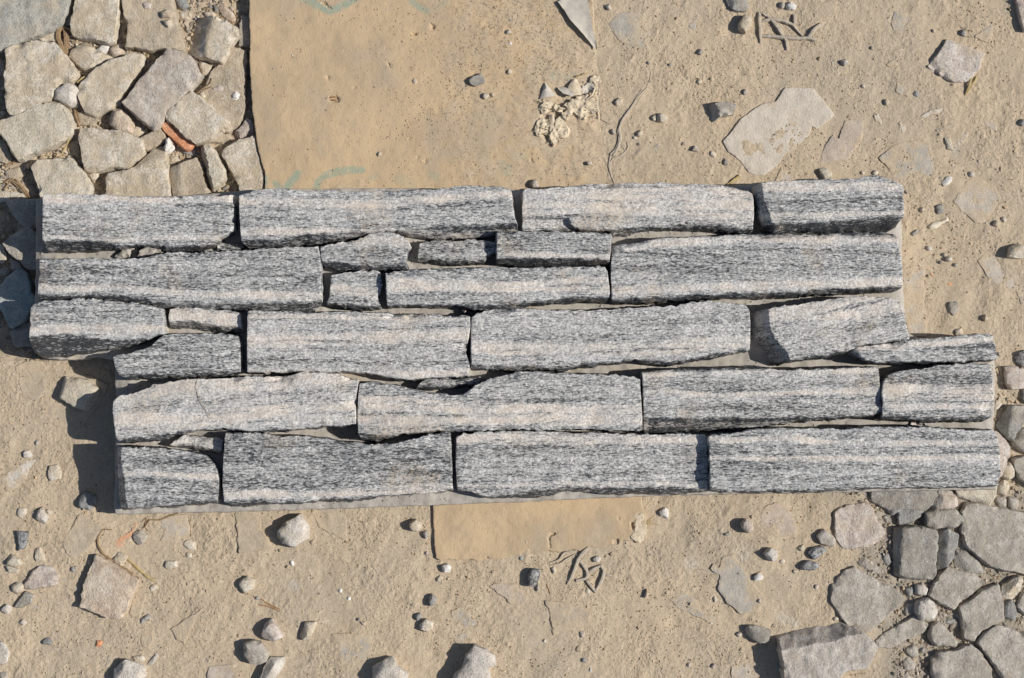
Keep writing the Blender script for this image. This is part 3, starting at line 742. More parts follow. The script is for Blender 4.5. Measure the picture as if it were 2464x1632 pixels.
def card_sand(x, y, z):
    px_, py_ = pix(x, y, z)
    r = .62 * sstep(880, 1250, px_ + fbm(x, y, 40, 91, 3) * 160)
    r = r + .5 * sstep(1360, 1450, px_ + fbm(x, y, 15, 94, 3) * 30)
    r = np.maximum(r, .75 * (1 - sstep(20, 90, np.hypot((px_ - 1310) * .8, (py_ - 120) * .45) + fbm(x, y, 20, 92, 2) * 30)))
    r = np.maximum(r, .6 * (1 - sstep(10, 60, np.hypot((px_ - 860) * .8, py_ - 440) + fbm(x, y, 12, 93, 2) * 25)))
    return np.clip(r, 0, 1)
CUTS = [("A2 628,765 690,758 715,790 690,810 632,795", 1.6), ("A2 1275,265 1300,255 1325,262 1300,280", 1.8), ("A2 1425,185 1460,200 1450,245 1430,230", 1.6), ("A2 1080,480 1105,500 1115,530 1095,525", 1.5),
        ("A2 600,590 625,600 632,635 612,625", 1.2), ("A2 815,690 840,675 830,705", 1.4), ("A2 1360,1262 1400,1245 1395,1280", 1.8), ("A2 1310,1225 1340,1235 1325,1245", 1.4), ("A2 1240,1110 1265,1070 1262,1110", 1.2),
        ("A2 550,10 600,20 645,70 620,60", 1.6), ("A3 385,385 400,330 405,390", 1.2), ("A3 470,735 540,740 600,760 590,800 500,800", 2.4), ("A3 500,890 530,880 530,930 505,935", 2.2), ("A3 765,700 785,760 785,840 770,800", 1.8), ("A3 250,1210 262,1260 255,1280", 1.2)]
v, f, a = slab(CP, CZ, .2, 1.15, .5, .12, 950, jag=.25, flare=-.1, zfun=card_z, lows=[(T('P', q), d_) for q, d_ in CUTS], attr_fn={'ink': near(INK, 0), 'wear': near(WEAR, 0), 'sand_': card_sand})
a['sandy'] = a.pop('sand_'); a.pop('mica')
card = mesh_obj("cardboard_sheet", v, f, 'card', None, a)
tag(card, "large flattened brown cardboard sheet with faded green print, above the panel", "cardboard")

def ribbon(name, pts, w, z, mat, parent, curl=0., seed=0, segs=4):
    """a strip of torn paper along pts (pixels), heights z, half widths w (mm), cupped across by curl"""
    pts = np.array(pts); n = len(pts)
    t = np.linspace(0, n - 1, (n - 1) * 5 + 1)
    zi = np.interp(t, range(n), z); wi = np.interp(t, range(n), w)
    p = place(np.stack([np.interp(t, range(n), pts[:, 0]), np.interp(t, range(n), pts[:, 1])], 1), float(np.mean(z)))
    d = np.gradient(p, axis=0); d /= np.linalg.norm(d, axis=1)[:, None] + 1e-9
    nr = np.stack([-d[:, 1], d[:, 0]], 1)
    V = []; F = []
    S = np.linspace(-1, 1, segs + 1)
    for i in range(len(t)):
        for s_ in S:
            q = p[i] + nr[i] * wi[i] * s_
            jz = float(fbm(q[:1] * 1.0, q[1:] * 1.0, 2.5, seed, 2)[0]) * .45
            V.append((q[0] + .25 * jz, q[1], zi[i] + curl * (s_ * s_) + jz))
    m = segs + 1
    for i in range(len(t) - 1):
        for j in range(segs):
            F.append([i * m + j, (i + 1) * m + j, (i + 1) * m + j + 1, i * m + j + 1])
    V = np.array(V); k = len(V)
    W = V.copy(); W[:, 2] -= .3
    V = np.concatenate([V, W]); F = F + [[b + k for b in q[::-1]] for q in F]
    edge = [i * m for i in range(len(t))] + [(len(t) - 1) * m + j for j in range(1, m)] + [i * m + segs for i in range(len(t) - 2, -1, -1)] + [j for j in range(segs - 1, 0, -1)]
    for i in range(len(edge)):
        a_, b_ = edge[i], edge[(i + 1) % len(edge)]
        F.append([b_, a_, a_ + k, b_ + k])
    return mesh_obj(name, V, F, mat, parent, origin=V.mean(0))

def crumple(name, s_, z, mat, parent, seed, amp=1.2):
    v, f, a = slab(place(T('P', s_), z), z, 1.2, .85, .3, amp, 300 + seed, jag=1.5, flare=-.3, fine=1.6, an=.8)
    return mesh_obj(name, v, f, mat, parent, origin=np.array([v[:, 0].mean(), v[:, 1].mean(), z]), sharp=16)
ribbon("torn_flap", T('P', "A3 560,-40 600,30 640,130 700,250 745,330 768,385"), [9.5, 8.5, 7, 3.6, 2.0, .4], [3.8, 4.6, 5.0, 4.4, 3.6, 3.0], 'papergrey', card, .5, 1, 6)
for i, (s_, w_, z_, c_, m_) in enumerate((
        ("A3 365,650 375,700 388,765", [.6, 2.6, 5.6], [3.6, 5.2, 4.6], -1.5, 'papergrey'),
        ("A3 600,620 595,680 600,750", [1.4, 4.0, 4.6], [3.8, 5.6, 4.6], -.9, 'paper'),
        ("A3 470,690 520,715 590,745", [.8, 2.2, 1.6], [3.8, 5.0, 4.6], .6, 'papergrey'),
        ("A3 780,640 778,740 790,850 797,930", [.8, 1.0, .9, .7], [3.4, 4.2, 3.4, 2.6], .3, 'paper'),
        ("A3 765,690 740,755 690,790", [.7, .8, .5], [4.2, 5.2, 4.4], .4, 'paper'),
        ("A3 418,900 425,980 420,1080", [1.3, 1.6, 2.2], [3.8, 4.6, 3.4], -.4, 'paper'),
        ("A3 500,880 512,920 540,930", [.4, .5, .4], [4.0, 4.8, 4.0], .2, 'paper'),
        ("A3 370,1000 412,985", [.6, .4], [3.8, 4.2], .1, 'paper'), ("A3 480,850 525,856", [.8, .5], [4.2, 4.6], .1, 'paper'), ("A3 610,605 660,590 700,570", [.4, .3, .2], [3.6, 4.2, 3.6], .1, 'straw'))):
    ribbon("torn_paper", T('P', s_), w_, z_, m_, card, c_, 200 + i)
for i, (s_, z_, m_) in enumerate((
        ("A3 505,820 540,790 600,765 660,740 735,745 770,775 760,830 790,870 740,885 700,880 690,930 640,925 600,890 560,920 525,950 500,900 540,860", 3.9, 'paper'),
        ("A3 270,1020 310,950 340,930 370,945 400,990 390,1050 330,1075 300,1060", 3.4, 'paper'),
        ("A3 395,1100 410,1030 440,960 490,920 520,960 545,1050 535,1080 470,1095 430,1155", 3.6, 'paper'),
        ("A3 325,850 350,800 400,785 445,800 440,850 400,870 350,890", 3.8, 'paper'),
        ("A3 635,690 680,655 755,665 745,715 690,745 640,735", 3.2, 'papergrey'),
        ("A3 715,620 745,600 785,605 785,650 740,650", 3.6, 'paper'),
        ("A3 430,835 480,820 470,850 500,870 450,870", 3.6, 'paper'),
        ("A3 730,850 765,835 775,880 740,880", 3.5, 'papergrey'))):
    crumple("torn_paper", s_, z_, m_, card, i, .55)

fv = []; ff = []
rg = np.random.RandomState(21)
for q_ in range(70):
    k_ = [("A3", 620, 800, 120, 110), ("A3", 350, 1020, 70, 60), ("A3", 470, 1050, 70, 70), ("A3", 390, 820, 60, 60), ("A3", 770, 780, 25, 140), ("A3", 500, 900, 50, 60)][rg.randint(6)]
    x_ = k_[1] + rg.randn() * k_[3] * .6; y_ = k_[2] + rg.randn() * k_[4] * .6; a_ = rg.rand() * 6.28; l_ = 10 + 35 * rg.rand()
    p_ = place(T('P', "A3 %.1f,%.1f %.1f,%.1f" % (x_, y_, x_ + l_ * math.cos(a_), y_ + l_ * math.sin(a_))), 4)
    w_ = .15 + .25 * rg.rand(); n_ = np.array([-(p_[1] - p_[0])[1], (p_[1] - p_[0])[0]]); n_ /= np.linalg.norm(n_) + 1e-9
    z_ = 3.6 + rg.rand(); b_ = len(fv); m_ = p_.mean(0) + n_ * rg.randn() * .5
    for pp, zz, ww in ((p_[0], z_ - .6, w_), (m_, z_ + .9, w_ * .9), (p_[1], z_ + rg.rand() * 1.2, w_ * .3)):
        fv += [(pp[0] + n_[0] * ww, pp[1] + n_[1] * ww, zz), (pp[0] - n_[0] * ww, pp[1] - n_[1] * ww, zz), (pp[0], pp[1], zz - .25)]
    for s_ in (0, 3):
        for u_, v_ in ((0, 1), (1, 2), (2, 0)): ff.append([b_ + s_ + u_, b_ + s_ + v_, b_ + s_ + 3 + v_, b_ + s_ + 3 + u_])
    ff += [[b_, b_ + 2, b_ + 1], [b_ + 6, b_ + 7, b_ + 8]]
tag(mesh_obj("frayed_fibres", np.array(fv), ff, 'paper', card, origin=np.array(fv).mean(0)), kind='stuff')
C2 = T('P', "1041,1150 1041,1215 1044,1280 1048,1344 1062,1350 1080,1344 1100,1350 1130,1346 1150,1351 1172,1343 1200,1347 1230,1338 1265,1331 1290,1335 1320,1326 1345,1331 1375,1322 1395,1327 1420,1316 1445,1318 1470,1308 1485,1312 1500,1300 1540,1302 1557,1297 1555,1262 1552,1238 1545,1210 1540,1150")
CUTS2 = [("D3 1035,345 1058,340 1060,400 1078,415 1045,400", 2.2), ("D3 905,480 945,470 945,510 915,540 895,530", 2.2), ("D3 410,430 460,420 440,445 405,455 400,500 415,560 400,540 388,470", 1.6), ("D2 1860,620 1875,615 1870,640", 1.5), ("D3 350,575 365,575 358,590", 1.5), ("D3 935,300 950,295 945,340", 1.0)]
def card2_z(x, y, z):
    px_, py_ = pix(x, y, CZ)
    z = z + fbm(x, y, 25, 181, 2) * .4 + fbm(x, y, 8, 182, 3) * .25 - 1.1 * sstep(1290, 1345, py_ + (px_ - 1050) * .06)
    return np.maximum(z, .35)
v, f, a = slab(place(C2, 2.8), 2.8, .2, .95, .5, .12, 960, jag=.3, flare=-.1, zfun=card2_z, lows=[(T('P', q), d_) for q, d_ in CUTS2],
               attr_fn={'ink': lambda x, y, z: np.zeros(len(x)), 'wear': near([("C3 1130,1310 1130,1400 1110,1440", 6, .6), ("D3 1120,280 1130,400", 10, 1), ("D3 1050,470 1130,470", 8, .9)], 0),
                        'sand_': lambda x, y, z: .30 * sstep(0, 1, (pix(x, y, z)[0] - 1380) / 120) + .25 * sstep(1280, 1340, pix(x, y, z)[1])})
a['sandy'] = a.pop('sand_'); a.pop('mica')
card2 = mesh_obj("cardboard_piece", v, f, 'card', None, a)
tag(card2, "small brown cardboard piece sticking out from under the panel's bottom edge", "cardboard")
crumple("torn_corner", "D3 1062,280 1140,265 1160,330 1165,470 1100,500 1045,470 1060,400", 2.9, 'paper', card2, 31, .18)
# ------------------------------------------------------------------ stones round the panel
# kind, height (mm), material, name, label, traced outline, options
G_ = {'nw': "rubble stones packed in the upper left corner", 'se': "rubble stones packed in the lower right corner",
      'bur': "flat stones lying half buried in the sand", 'peb': "small stones lying loose on the sand", 'sh': "stones lying in the shadow left of the panel"}
STONES = [
 # --- upper left rubble
 ('nw', 4, 'slab', 'flat_stone', "large blue-grey dusty slab filling the upper left corner", "A1 -90,-90 548,-90 548,15 520,90 480,180 380,235 250,290 100,345 0,385 -90,410", dict(t=(.0, .02))),
 ('nw', 3, 'tan', 'rubble_stone', "upright oblong tan stone touching the top edge, right of the blue-grey slab", "A1 590,-60 580,30 568,100 555,170 556,265 600,290 700,302 800,326 860,340 895,322 910,200 930,60 945,-60", dict(f=[('S', "A1 550,200 690,235 760,330", .5)])),
 ('nw', 2, 'tan2', 'rubble_stone', "wide tan stone at the top edge carrying two small clods", "A1 955,-60 965,100 1005,190 998,250 984,340 980,368 1100,376 1200,392 1340,375 1440,392 1430,320 1400,200 1362,50 1340,-60", dict(t=(0, .01))),
 ('nw', 5.5, 'tan2', 'clod', "upper of two small clods sitting on the wide tan stone", "A1 1255,90 1310,70 1345,98 1340,135 1270,135", dict(b=1.5, p=1)),
 ('nw', 5.5, 'tan', 'clod', "lower of two small clods sitting on the wide tan stone", "A1 1272,158 1340,143 1346,190 1320,215 1290,190", dict(b=1.5, p=1)),
 ('nw', 3.2, 'pink', 'clod', "flat crumbling clod near the top of the wide tan stone", "A1 1110,20 1150,5 1195,30 1180,68 1130,70", dict(b=1, p=1)),
 ('nw', 4.5, 'tan', 'rubble_stone', "two-faced ridged stone, grey on its left face, near the cardboard's upper left edge", "A1 1530,115 1640,125 1700,130 1800,175 1862,212 1865,280 1812,340 1790,410 1740,492 1620,450 1500,418 1446,395 1482,240", dict(f=[('W', "A1 1680,100 1660,170 1600,460", .85)])),
 ('nw', -1.5, 'tan2', 'flat_stone', "long slab strewn with crumbs, close along the cardboard's left edge", "A1 1800,370 1938,400 1932,620 1925,860 1880,980 1790,1045 1600,1000 1560,800 1620,650 1660,560 1740,480", dict()),
 ('nw', -2.5, 'gtan', 'rubble_stone', "narrow grey stone shaded by the cardboard's upper left edge", "A1 1885,190 1905,125 1985,110 1985,370 1875,362", dict()),
 ('nw', 3, 'tan', 'rubble_stone', "broad five-sided tan stone below the blue-grey slab", "A1 35,380 150,342 270,322 420,332 470,372 505,430 560,500 612,602 560,650 470,660 425,705 408,762 300,822 180,880 100,905 60,880 38,760 28,600 45,480", dict()),
 ('nw', 0, 'tan', 'rubble_stone', "small angular stone right of the dry root curl", "A1 530,440 560,385 640,333 720,372 790,412 880,450 720,540 682,562 600,500", dict(c=3)),
 ('nw', 2.5, 'tan', 'rubble_stone', "leaf-shaped pale stone between the five-sided stone and the purple-tinted block", "A1 1060,415 1122,427 1112,500 1075,570 1010,680 970,720 930,800 890,840 800,880 740,910 660,872 622,800 602,740 612,680 682,600 750,530 880,465", dict(f=[('S', "A1 600,820 720,840 860,830 960,720", .9)])),
 ('nw', 5, 'purple', 'rubble_stone', "tilted rectangular block with a purple tint", "A1 1312,380 1440,402 1500,450 1580,580 1540,640 1480,710 1400,800 1302,880 1286,960 1210,1017 1180,1000 1100,930 1000,850 953,802 990,760 1100,620 1200,500", dict(t=(.02, -.01))),
 ('nw', 5, 'paleq', 'rubble_stone', "small whitish stone on the corner of the broad five-sided stone", "A1 480,660 560,640 612,680 603,740 582,830 540,825 418,770 425,705", dict(c=4)),
 ('nw', 3.5, 'cream', 'rubble_stone', "smooth cream brick-shaped stone at the left edge", "A1 0,945 150,890 300,830 400,800 480,820 530,880 570,980 560,1050 500,1110 400,1150 250,1200 130,1258 92,1200 50,1120 0,1060 -60,1000", dict(t=(0, .02), er=2.2)),
 ('nw', 3, 'orange', 'rubble_stone', "small orange-stained stone under the leaf-shaped pale stone", "A1 880,868 920,840 990,900 1040,960 1032,1040 980,1050 900,1012 850,970 848,920", dict(c=4)),
 ('nw', 3, 'tan', 'rubble_stone', "wide flat stone right of the cream brick-shaped stone", "A1 622,1010 750,1008 900,1020 1000,1050 1116,1100 1130,1200 1060,1262 1000,1320 900,1312 800,1332 700,1362 658,1332 640,1200 614,1100", dict(f=[('S', "A1 640,1300 1000,1300", 1.)])),
 ('nw', 5.5, 'tan', 'rubble_stone', "pale kite-shaped stone directly above the orange brick sliver", "A1 1498,713 1560,750 1640,830 1720,900 1800,950 1742,1030 1650,1080 1540,1132 1460,1080 1380,1000 1302,940 1298,880 1400,800", dict(t=(.015, 0))),
 ('nw', 1, 'brick', 'brick_fragment', "bright orange brick sliver among the upper left rubble", "A1 1258,990 1312,958 1400,1030 1522,1130 1500,1160 1460,1180 1390,1120 1300,1040", dict(er=.7)),
 ('nw', 3.5, 'white', 'pebble', "small bright white lump below the orange brick sliver", "A1 1290,1080 1322,1074 1346,1110 1352,1150 1320,1180 1290,1196 1272,1160 1288,1120", dict(p=1, b=-6)),
 ('nw', 0, 'tan2', 'rubble_stone', "low brownish stone left of the orange brick sliver", "A1 1100,1082 1200,1030 1260,1008 1300,1050 1290,1100 1222,1150 1150,1182 1120,1140", dict()),
 ('nw', 2, 'tan', 'rubble_stone', "large stone with a raised peak touching the panel's top edge, left of the white lump", "A1 1180,1175 1262,1138 1300,1200 1310,1300 1320,1420 1336,1548 1336,1640 830,1640 832,1400 840,1360 950,1342 1050,1310", dict(f=[('N', "A1 830,1400 1060,1340 1180,1260 1300,1240", .5)])),
 ('nw', 2.5, 'cream', 'rubble_stone', "cream stone whose lower part runs under the panel's top left end", "A1 238,1310 290,1250 400,1252 550,1244 600,1300 650,1360 690,1420 712,1470 690,1560 690,1640 340,1640 300,1480 270,1400", dict()),
 ('nw', 1, 'tan2', 'rubble_stone', "brown hump-backed stone second left of the cardboard's lower corner", "A1 1330,1310 1450,1268 1540,1234 1572,1300 1600,1400 1640,1490 1640,1640 1372,1640 1350,1480 1322,1440", dict(f=[('W', "A1 1420,1240 1380,1640", .5)])),
 ('nw', 4, 'cream', 'rubble_stone', "narrow upright wedge stone with a dark left side", "A1 1565,1150 1630,1130 1682,1180 1722,1260 1762,1330 1756,1400 1700,1462 1662,1492 1630,1420 1598,1320 1570,1220", dict(f=[('W', "A1 1600,1130 1680,1500", 2.5)])),
 ('nw', 1.5, 'tan', 'rubble_stone', "slanted stone against the cardboard's lower left corner", "A1 1733,1200 1800,1140 1900,1090 2000,1068 2022,1150 2042,1280 2072,1340 2085,1640 1930,1640 1870,1440 1800,1320", dict(t=(.01, 0))),
 ('nw', -1, 'pink', 'rubble_stone', "small salmon-pink stone at the cardboard's left edge", "A1 1838,1040 1900,980 1942,922 2000,980 1985,1050 1900,1102 1860,1070", dict(c=3)),
 ('nw', -3, 'tan', 'rubble_stone', "small beige chip right of the purple-tinted block", "A1 1560,480 1662,500 1652,592 1590,592", dict(c=3)),
 ('nw', -4, 'tan2', 'rubble_stone', "low stone at the left edge under the cream brick-shaped stone", "A1 -60,1080 40,1112 92,1250 60,1290 0,1270 -60,1200", dict()),
 ('nw', -5, 'tan2', 'rubble_stone', "yellowish chip at the left edge among the dry fibres", "A1 20,1340 180,1308 202,1380 120,1422 30,1392", dict(c=3)),
 ('nw', -3, 'orange', 'rubble_stone', "narrow tapering orange-tan chip near the top, left of the cardboard", "A1 1700,20 1760,28 1830,100 1852,170 1790,150 1740,120", dict(c=3)),
 ('nw', -2, 'slate', 'rubble_stone', "small slate-grey chip at the top edge, right of the wide tan stone", "A1 1358,-30 1460,-20 1466,40 1440,72 1400,42", dict(c=3)),
 ('nw', -5, 'tan2', 'rubble_stone', "small shaded chip right of the cream brick-shaped stone", "A1 560,1110 622,1100 622,1242 580,1220 548,1170", dict(c=3)),
 ('nw', -2, 'orange', 'rubble_stone', "small pinkish chip beneath the oblong tan stone's corner", "A1 855,380 930,338 962,380 940,430 880,444", dict(c=3)),
 ('nw', -3, 'white', 'rubble_stone', "small whitish chip left of the pinkish chip below the oblong stone", "A1 745,390 780,352 850,345 852,390 800,425", dict(c=3)),
 ('nw', -3.5, 'tan2', 'rubble_stone', "low round-ended stone right of the orange brick sliver's tip", "A1 1618,1085 1700,1058 1802,1050 1818,1090 1740,1122 1660,1112", dict()),
 ('nw', -4, 'tan', 'rubble_stone', "small round stone under the white lump", "A1 1328,1222 1390,1208 1424,1260 1380,1302 1318,1290", dict(p=1)),
 ('nw', -4, 'tan2', 'rubble_stone', "dull sunken stone at the left edge beside the five-sided stone", "A1 -60,430 0,450 32,500 38,602 0,585 -60,520", dict()),
 ('nw', -3, 'tan', 'rubble_stone', "small chip in the gap under the wide flat stone", "A1 688,1370 760,1348 775,1390 730,1424", dict(c=3)),
 ('nw', -3, 'tan', 'rubble_stone', "low tan wedge between the blue-grey slab and the root curl", "A1 300,302 430,238 445,325 330,318", dict()),
 ('nw', -4, 'gtan', 'rubble_stone', "dark sunken stone in the gap right of the blue-grey slab", "A1 500,120 548,60 560,180 540,200 495,180", dict()),
 ('nw', -4, 'tan2', 'rubble_stone', "sunken stone in the gap right of the oblong tan stone", "A1 925,80 990,100 1000,180 920,170", dict()),
 ('nw', -5, 'tan2', 'rubble_stone', "brown sunken stone under the leaf-shaped stone's lower end", "A1 612,880 700,890 770,930 740,990 620,980", dict()),
 ('nw', -3, 'tan', 'rubble_stone', "small grey-tan chip below the orange-stained stone", "A1 1040,980 1130,1010 1130,1070 1060,1090 1035,1050", dict(c=3)),
 ('nw', -5, 'slate', 'flat_stone', "flat bluish chip under the tip of the orange brick sliver", "A1 1420,1170 1530,1160 1548,1230 1450,1210", dict()),
 ('nw', -4, 'orange', 'rubble_stone', "tiny rectangular buff chip near the cardboard's top left corner", "A1 1600,92 1680,88 1684,126 1608,124", dict(c=3)),
 ('nw', -5, 'tan', 'clod', "brown clod of earth between the wide tan stone and the cardboard, near the top", "A1 1390,80 1480,70 1520,110 1480,170 1410,150", dict(p=1)),
 ('nw', 0.2, 'white', 'pebble', "small whitish pebble on the crumb-strewn slab, lower right part", "A1 1820,745 1850,718 1876,745 1862,775 1830,770", dict(p=1, b=-2)),
 ('nw', 0, 'tan', 'pebble', "tan pebble at the left rim of the crumb-strewn slab", "A1 1568,740 o:1592,745,26", dict(p=1, b=-3)),
 ('nw', -.3, 'pink', 'clod', "crumbly pinkish clod in the middle of the crumb-strewn slab", "A1 1665,690 1730,665 1765,690 1740,720 1680,712", dict(p=1, b=-2.5)),
 # --- in the panel's shadow on the left
 ('sh', 0, 'gtan', 'rubble_stone', "tall grey stone in the shadow beside the panel's top left end", "B1 38,195 130,188 260,196 320,200 330,430 190,424 120,350 60,250", dict()),
 ('sh', 2.5, 'gtan', 'rubble_stone', "pointed grey-tan stone half in shadow at the left edge", "B1 18,542 100,460 190,395 240,430 330,480 330,745 222,742 130,670 50,600", dict()),
 ('sh', 2.5, 'teal', 'rubble_stone', "teal-blue stone with a sunlit pale corner, left of the panel", "B1 0,865 60,790 160,733 212,770 242,900 300,1010 200,1130 150,1180 80,1215 38,1130 0,1050 -40,960", dict(er=1.6)),
 ('sh', -3, 'gtan', 'rubble_stone', "dark squarish stone in shadow under the teal-blue stone", "B1 75,1240 220,1160 300,1200 300,1350 110,1360", dict()),
 ('sh', -5, 'tan2', 'pebble', "oval pebble in shadow beside the tall grey stone", "B1 30,330 60,285 92,330 88,385 45,380", dict(p=1)),
 ('sh', -3, 'cream', 'rubble_stone', "buff stone at the left edge beside the pointed grey-tan stone", "B1 -50,520 20,560 52,640 30,700 -50,690", dict()),
 ('sh', -4, 'gtan', 'rubble_stone', "small grey stone at the left edge just above the teal-blue stone", "B1 0,740 60,728 75,780 20,800 -20,790", dict(c=3)),
 ('sh', -4, 'tan', 'rubble_stone', "beige stone at the left edge, above the tall grey shaded stone", "B1 -50,140 60,130 180,150 200,185 90,190 40,210 -50,230", dict()),
 ('sh', -3, 'gtan', 'rubble_stone', "brown-grey stone under the pointed stone, in shadow", "B1 75,660 150,690 170,730 90,760", dict()),
 ('peb', 7.5, 'cream', 'pebble', "glossy cream cube-like stone at the edge of the panel's left shadow", "C1 500,348 600,363 680,375 740,430 772,450 742,520 670,617 620,600 520,558 458,510 470,440", dict(f=[('E', "C1 735,380 735,450 640,620", 1.2)], c=3, cw=.25)),
 ('bur', 1.0, 'btan', 'flat_stone', "big buried tan slab under the cream cube-like stone", "C1 450,240 640,310 860,412 790,560 690,680 575,772 430,730 272,655 390,380", dict()),
 ('peb', 4.5, 'slate', 'pebble', "blue-grey square pebble inside the panel's shadow, lower left", "C1 655,1245 750,1290 746,1332 700,1402 608,1372 620,1310", dict(c=3)),
 ('bur', .8, 'btan', 'flat_stone', "buried stone with white lime spots near the left edge", "C1 110,262 250,212 330,232 402,330 380,420 300,540 180,520 140,352", dict()),
 ('bur', .9, 'bwhite', 'flat_stone', "long whitish buried stone at the left edge", "C1 -10,1150 150,1040 300,988 222,1080 200,1170 60,1250 25,1200", dict()),
 ('peb', 2.2, 'paleq', 'pebble', "small pale five-sided pebble on the sand left of the panel's shadow", "C1 180,935 232,930 246,965 240,985 185,985", dict(c=3)),
 ('peb', 2.4, 'tan', 'pebble', "tan shell-shaped chip just left of the panel's shadow", "C1 385,1050 450,1042 482,1090 472,1150 380,1172 374,1120", dict(c=3)),
 ('peb', 1.6, 'gtan', 'pebble', "tiny grey pebble midway up the sand left of the panel's shadow", "C1 o:288,867,24", dict(p=1)),
 ('peb', 1.8, 'tan', 'pebble', "flat rounded tan pebble, leftmost of three below the panel's shadow", "C1 128,1388 200,1378 207,1420 170,1462 130,1440", dict(c=3)),
 ('peb', 4, 'paleq', 'pebble', "pale wedge pebble with a shaded left side, below the panel's shadow", "C1 278,1420 330,1368 342,1420 372,1450 350,1502 300,1492 268,1450", dict(c=4)),
 ('peb', 1.6, 'tan', 'pebble', "tiny tan pebble right beside the pale wedge pebble", "C1 o:382,1408,26", dict(p=1)),
 ('sh', -5, 'gtan', 'rubble_stone', "shaded chip between the panel's notch and its left shadow", "C1 650,190 720,200 735,240 690,275 655,240", dict(c=3)),
 # --- lower left sand
 ('bur', 1.6, 'btan', 'flat_stone', "tan slab with a shaded lower corner below the panel's bottom left end", "D1 620,280 820,380 770,452 690,560 580,642 500,545 490,490 560,380", dict()),
 ('peb', 3, 'dark', 'pebble', "dark striped brick-like chip near the left edge", "D1 113,412 222,420 207,500 190,542 118,577 110,500", dict(f=[('W', "D1 140,400 140,600", 2.)])),
 ('bur', .8, 'bpale', 'flat_stone', "flat pale chip right beside the dark striped chip", "D1 220,470 330,403 362,440 310,512 230,532", dict()),
 ('peb', 1.6, 'tan', 'pebble', "flat tan chip below the dark striped chip", "D1 275,560 320,538 346,600 352,650 290,662 268,620", dict(c=3)),
 ('peb', 4, 'cream', 'pebble', "upper of two stacked cream pebbles at the left edge", "D1 50,632 80,595 150,630 167,670 120,692 48,680", dict(c=4)),
 ('peb', 2.6, 'cream', 'pebble', "lower of two stacked cream pebbles at the left edge", "D1 28,680 100,697 152,712 130,747 60,732", dict(c=3)),
 ('peb', 2.5, 'pink', 'flat_stone', "half-moon pinkish flat stone in the lower left", "D1 188,832 250,730 320,680 400,690 462,752 440,832 350,852 190,877", dict()),
 ('peb', 3.5, 'tan', 'pebble', "round tan pebble left of the half-moon stone", "D1 78,842 130,810 182,832 182,890 130,917 83,890", dict(p=1)),
 ('peb', 2.2, 'grey', 'flat_stone', "grey wedge stone with a dark left side below the half-moon stone", "D1 108,1012 200,880 262,920 240,982 150,1012", dict()),
 ('peb', 2.5, 'paleq', 'pebble', "pale pebble at the left edge, left of the grey wedge stone", "D1 0,1030 50,985 92,1010 80,1052 40,1067", dict(c=3)),
 ('bur', 1.0, 'bgrey', 'flat_stone', "blue-grey sliver touching the big rust-tinted slab", "D1 438,800 490,778 560,790 632,842 637,887 570,882 500,842", dict()),
 ('peb', 5.0, 'orange', 'flat_stone', "big rust-tinted slab standing proud in the lower left sand", "D1 753,603 830,640 960,710 1087,800 1052,880 1000,1000 942,1112 840,1100 740,1050 618,1012 640,940 650,840 700,720", dict(t=(.01, .01), er=1.0)),
 ('bur', 1.2, 'btan', 'flat_stone', "narrow tan strip stone along the rust-tinted slab's right side", "D1 1070,890 1147,920 1120,1010 1090,1102 1018,1060 1040,960", dict()),
 ('peb', 2.4, 'tan', 'pebble', "small square tan stone above the rust-tinted slab", "D1 888,632 940,578 1002,600 990,642 960,692 900,662", dict(c=3)),
 ('peb', 4, 'gtan', 'pebble', "rounded triangular grey-tan pebble near the orange brick smear", "D1 1038,430 1100,403 1162,440 1140,490 1090,527 1050,490", dict(c=4)),
 ('bur', .9, 'bpale', 'flat_stone', "buried square stone just below the panel's bottom left part", "D1 1250,330 1380,280 1475,280 1502,440 1380,460 1253,497 1290,420", dict()),
 ('bur', 2.4, 'btan', 'flat_stone', "sharp-cornered square slab emerging below the panel", "D1 1840,200 1862,400 1877,582 2000,577 2150,545 2060,400 2040,200", dict(er=.5)),
 ('peb', 1.6, 'tan', 'pebble', "tan chip below the buried square stone's right corner", "D1 1425,510 1480,480 1540,500 1535,562 1480,555", dict(c=3)),
 ('peb', 1.8, 'cream', 'pebble', "cream trapezoid chip in the lower left sand", "D1 1290,650 1390,648 1392,690 1320,722 1298,690", dict(c=3)),
 ('bur', .8, 'bpale', 'flat_stone', "buried pale stone left of the lone cube pebble", "D1 1658,682 1720,620 1792,680 1842,752 1780,740", dict()),
 ('peb', 5, 'cream', 'pebble', "lone cube-like pebble below the sharp-cornered square slab", "D1 1873,812 1940,765 2002,800 1990,862 1910,907 1883,860", dict(c=3, cw=.25)),
 ('bur', 1.7, 'btan', 'flat_stone', "buried triangular stone pointing left in the lower left sand", "D1 1343,1180 1450,1110 1600,1010 1522,1132 1450,1307 1390,1262", dict()),
 ('bur', 1.2, 'btan', 'flat_stone', "buried oblong stone below the rust-tinted slab's right corner", "D1 1098,1272 1130,1190 1212,1190 1200,1282 1180,1342 1120,1322", dict()),
 ('peb', 1.6, 'mid', 'pebble', "grey chip below the narrow tan strip stone", "D1 1088,1122 1170,1063 1182,1090 1110,1142", dict(c=3)),
 ('peb', 9, 'paleq', 'rubble_stone', "big pale lump cut by the bottom edge in the lower left", "D1 888,1500 980,1428 1060,1450 1132,1490 1132,1560 1050,1640 900,1630 883,1540", dict(c=4)),
 ('bur', 1, 'bgrey', 'flat_stone', "buried grey stone touching the big pale lump at the bottom", "D1 860,1388 922,1420 900,1482 828,1472", dict()),
 ('peb', 1.6, 'tan', 'pebble', "flat tan chip on top of the big pale lump's right shoulder", "D1 1038,1400 1120,1388 1142,1432 1060,1447", dict(c=3)),
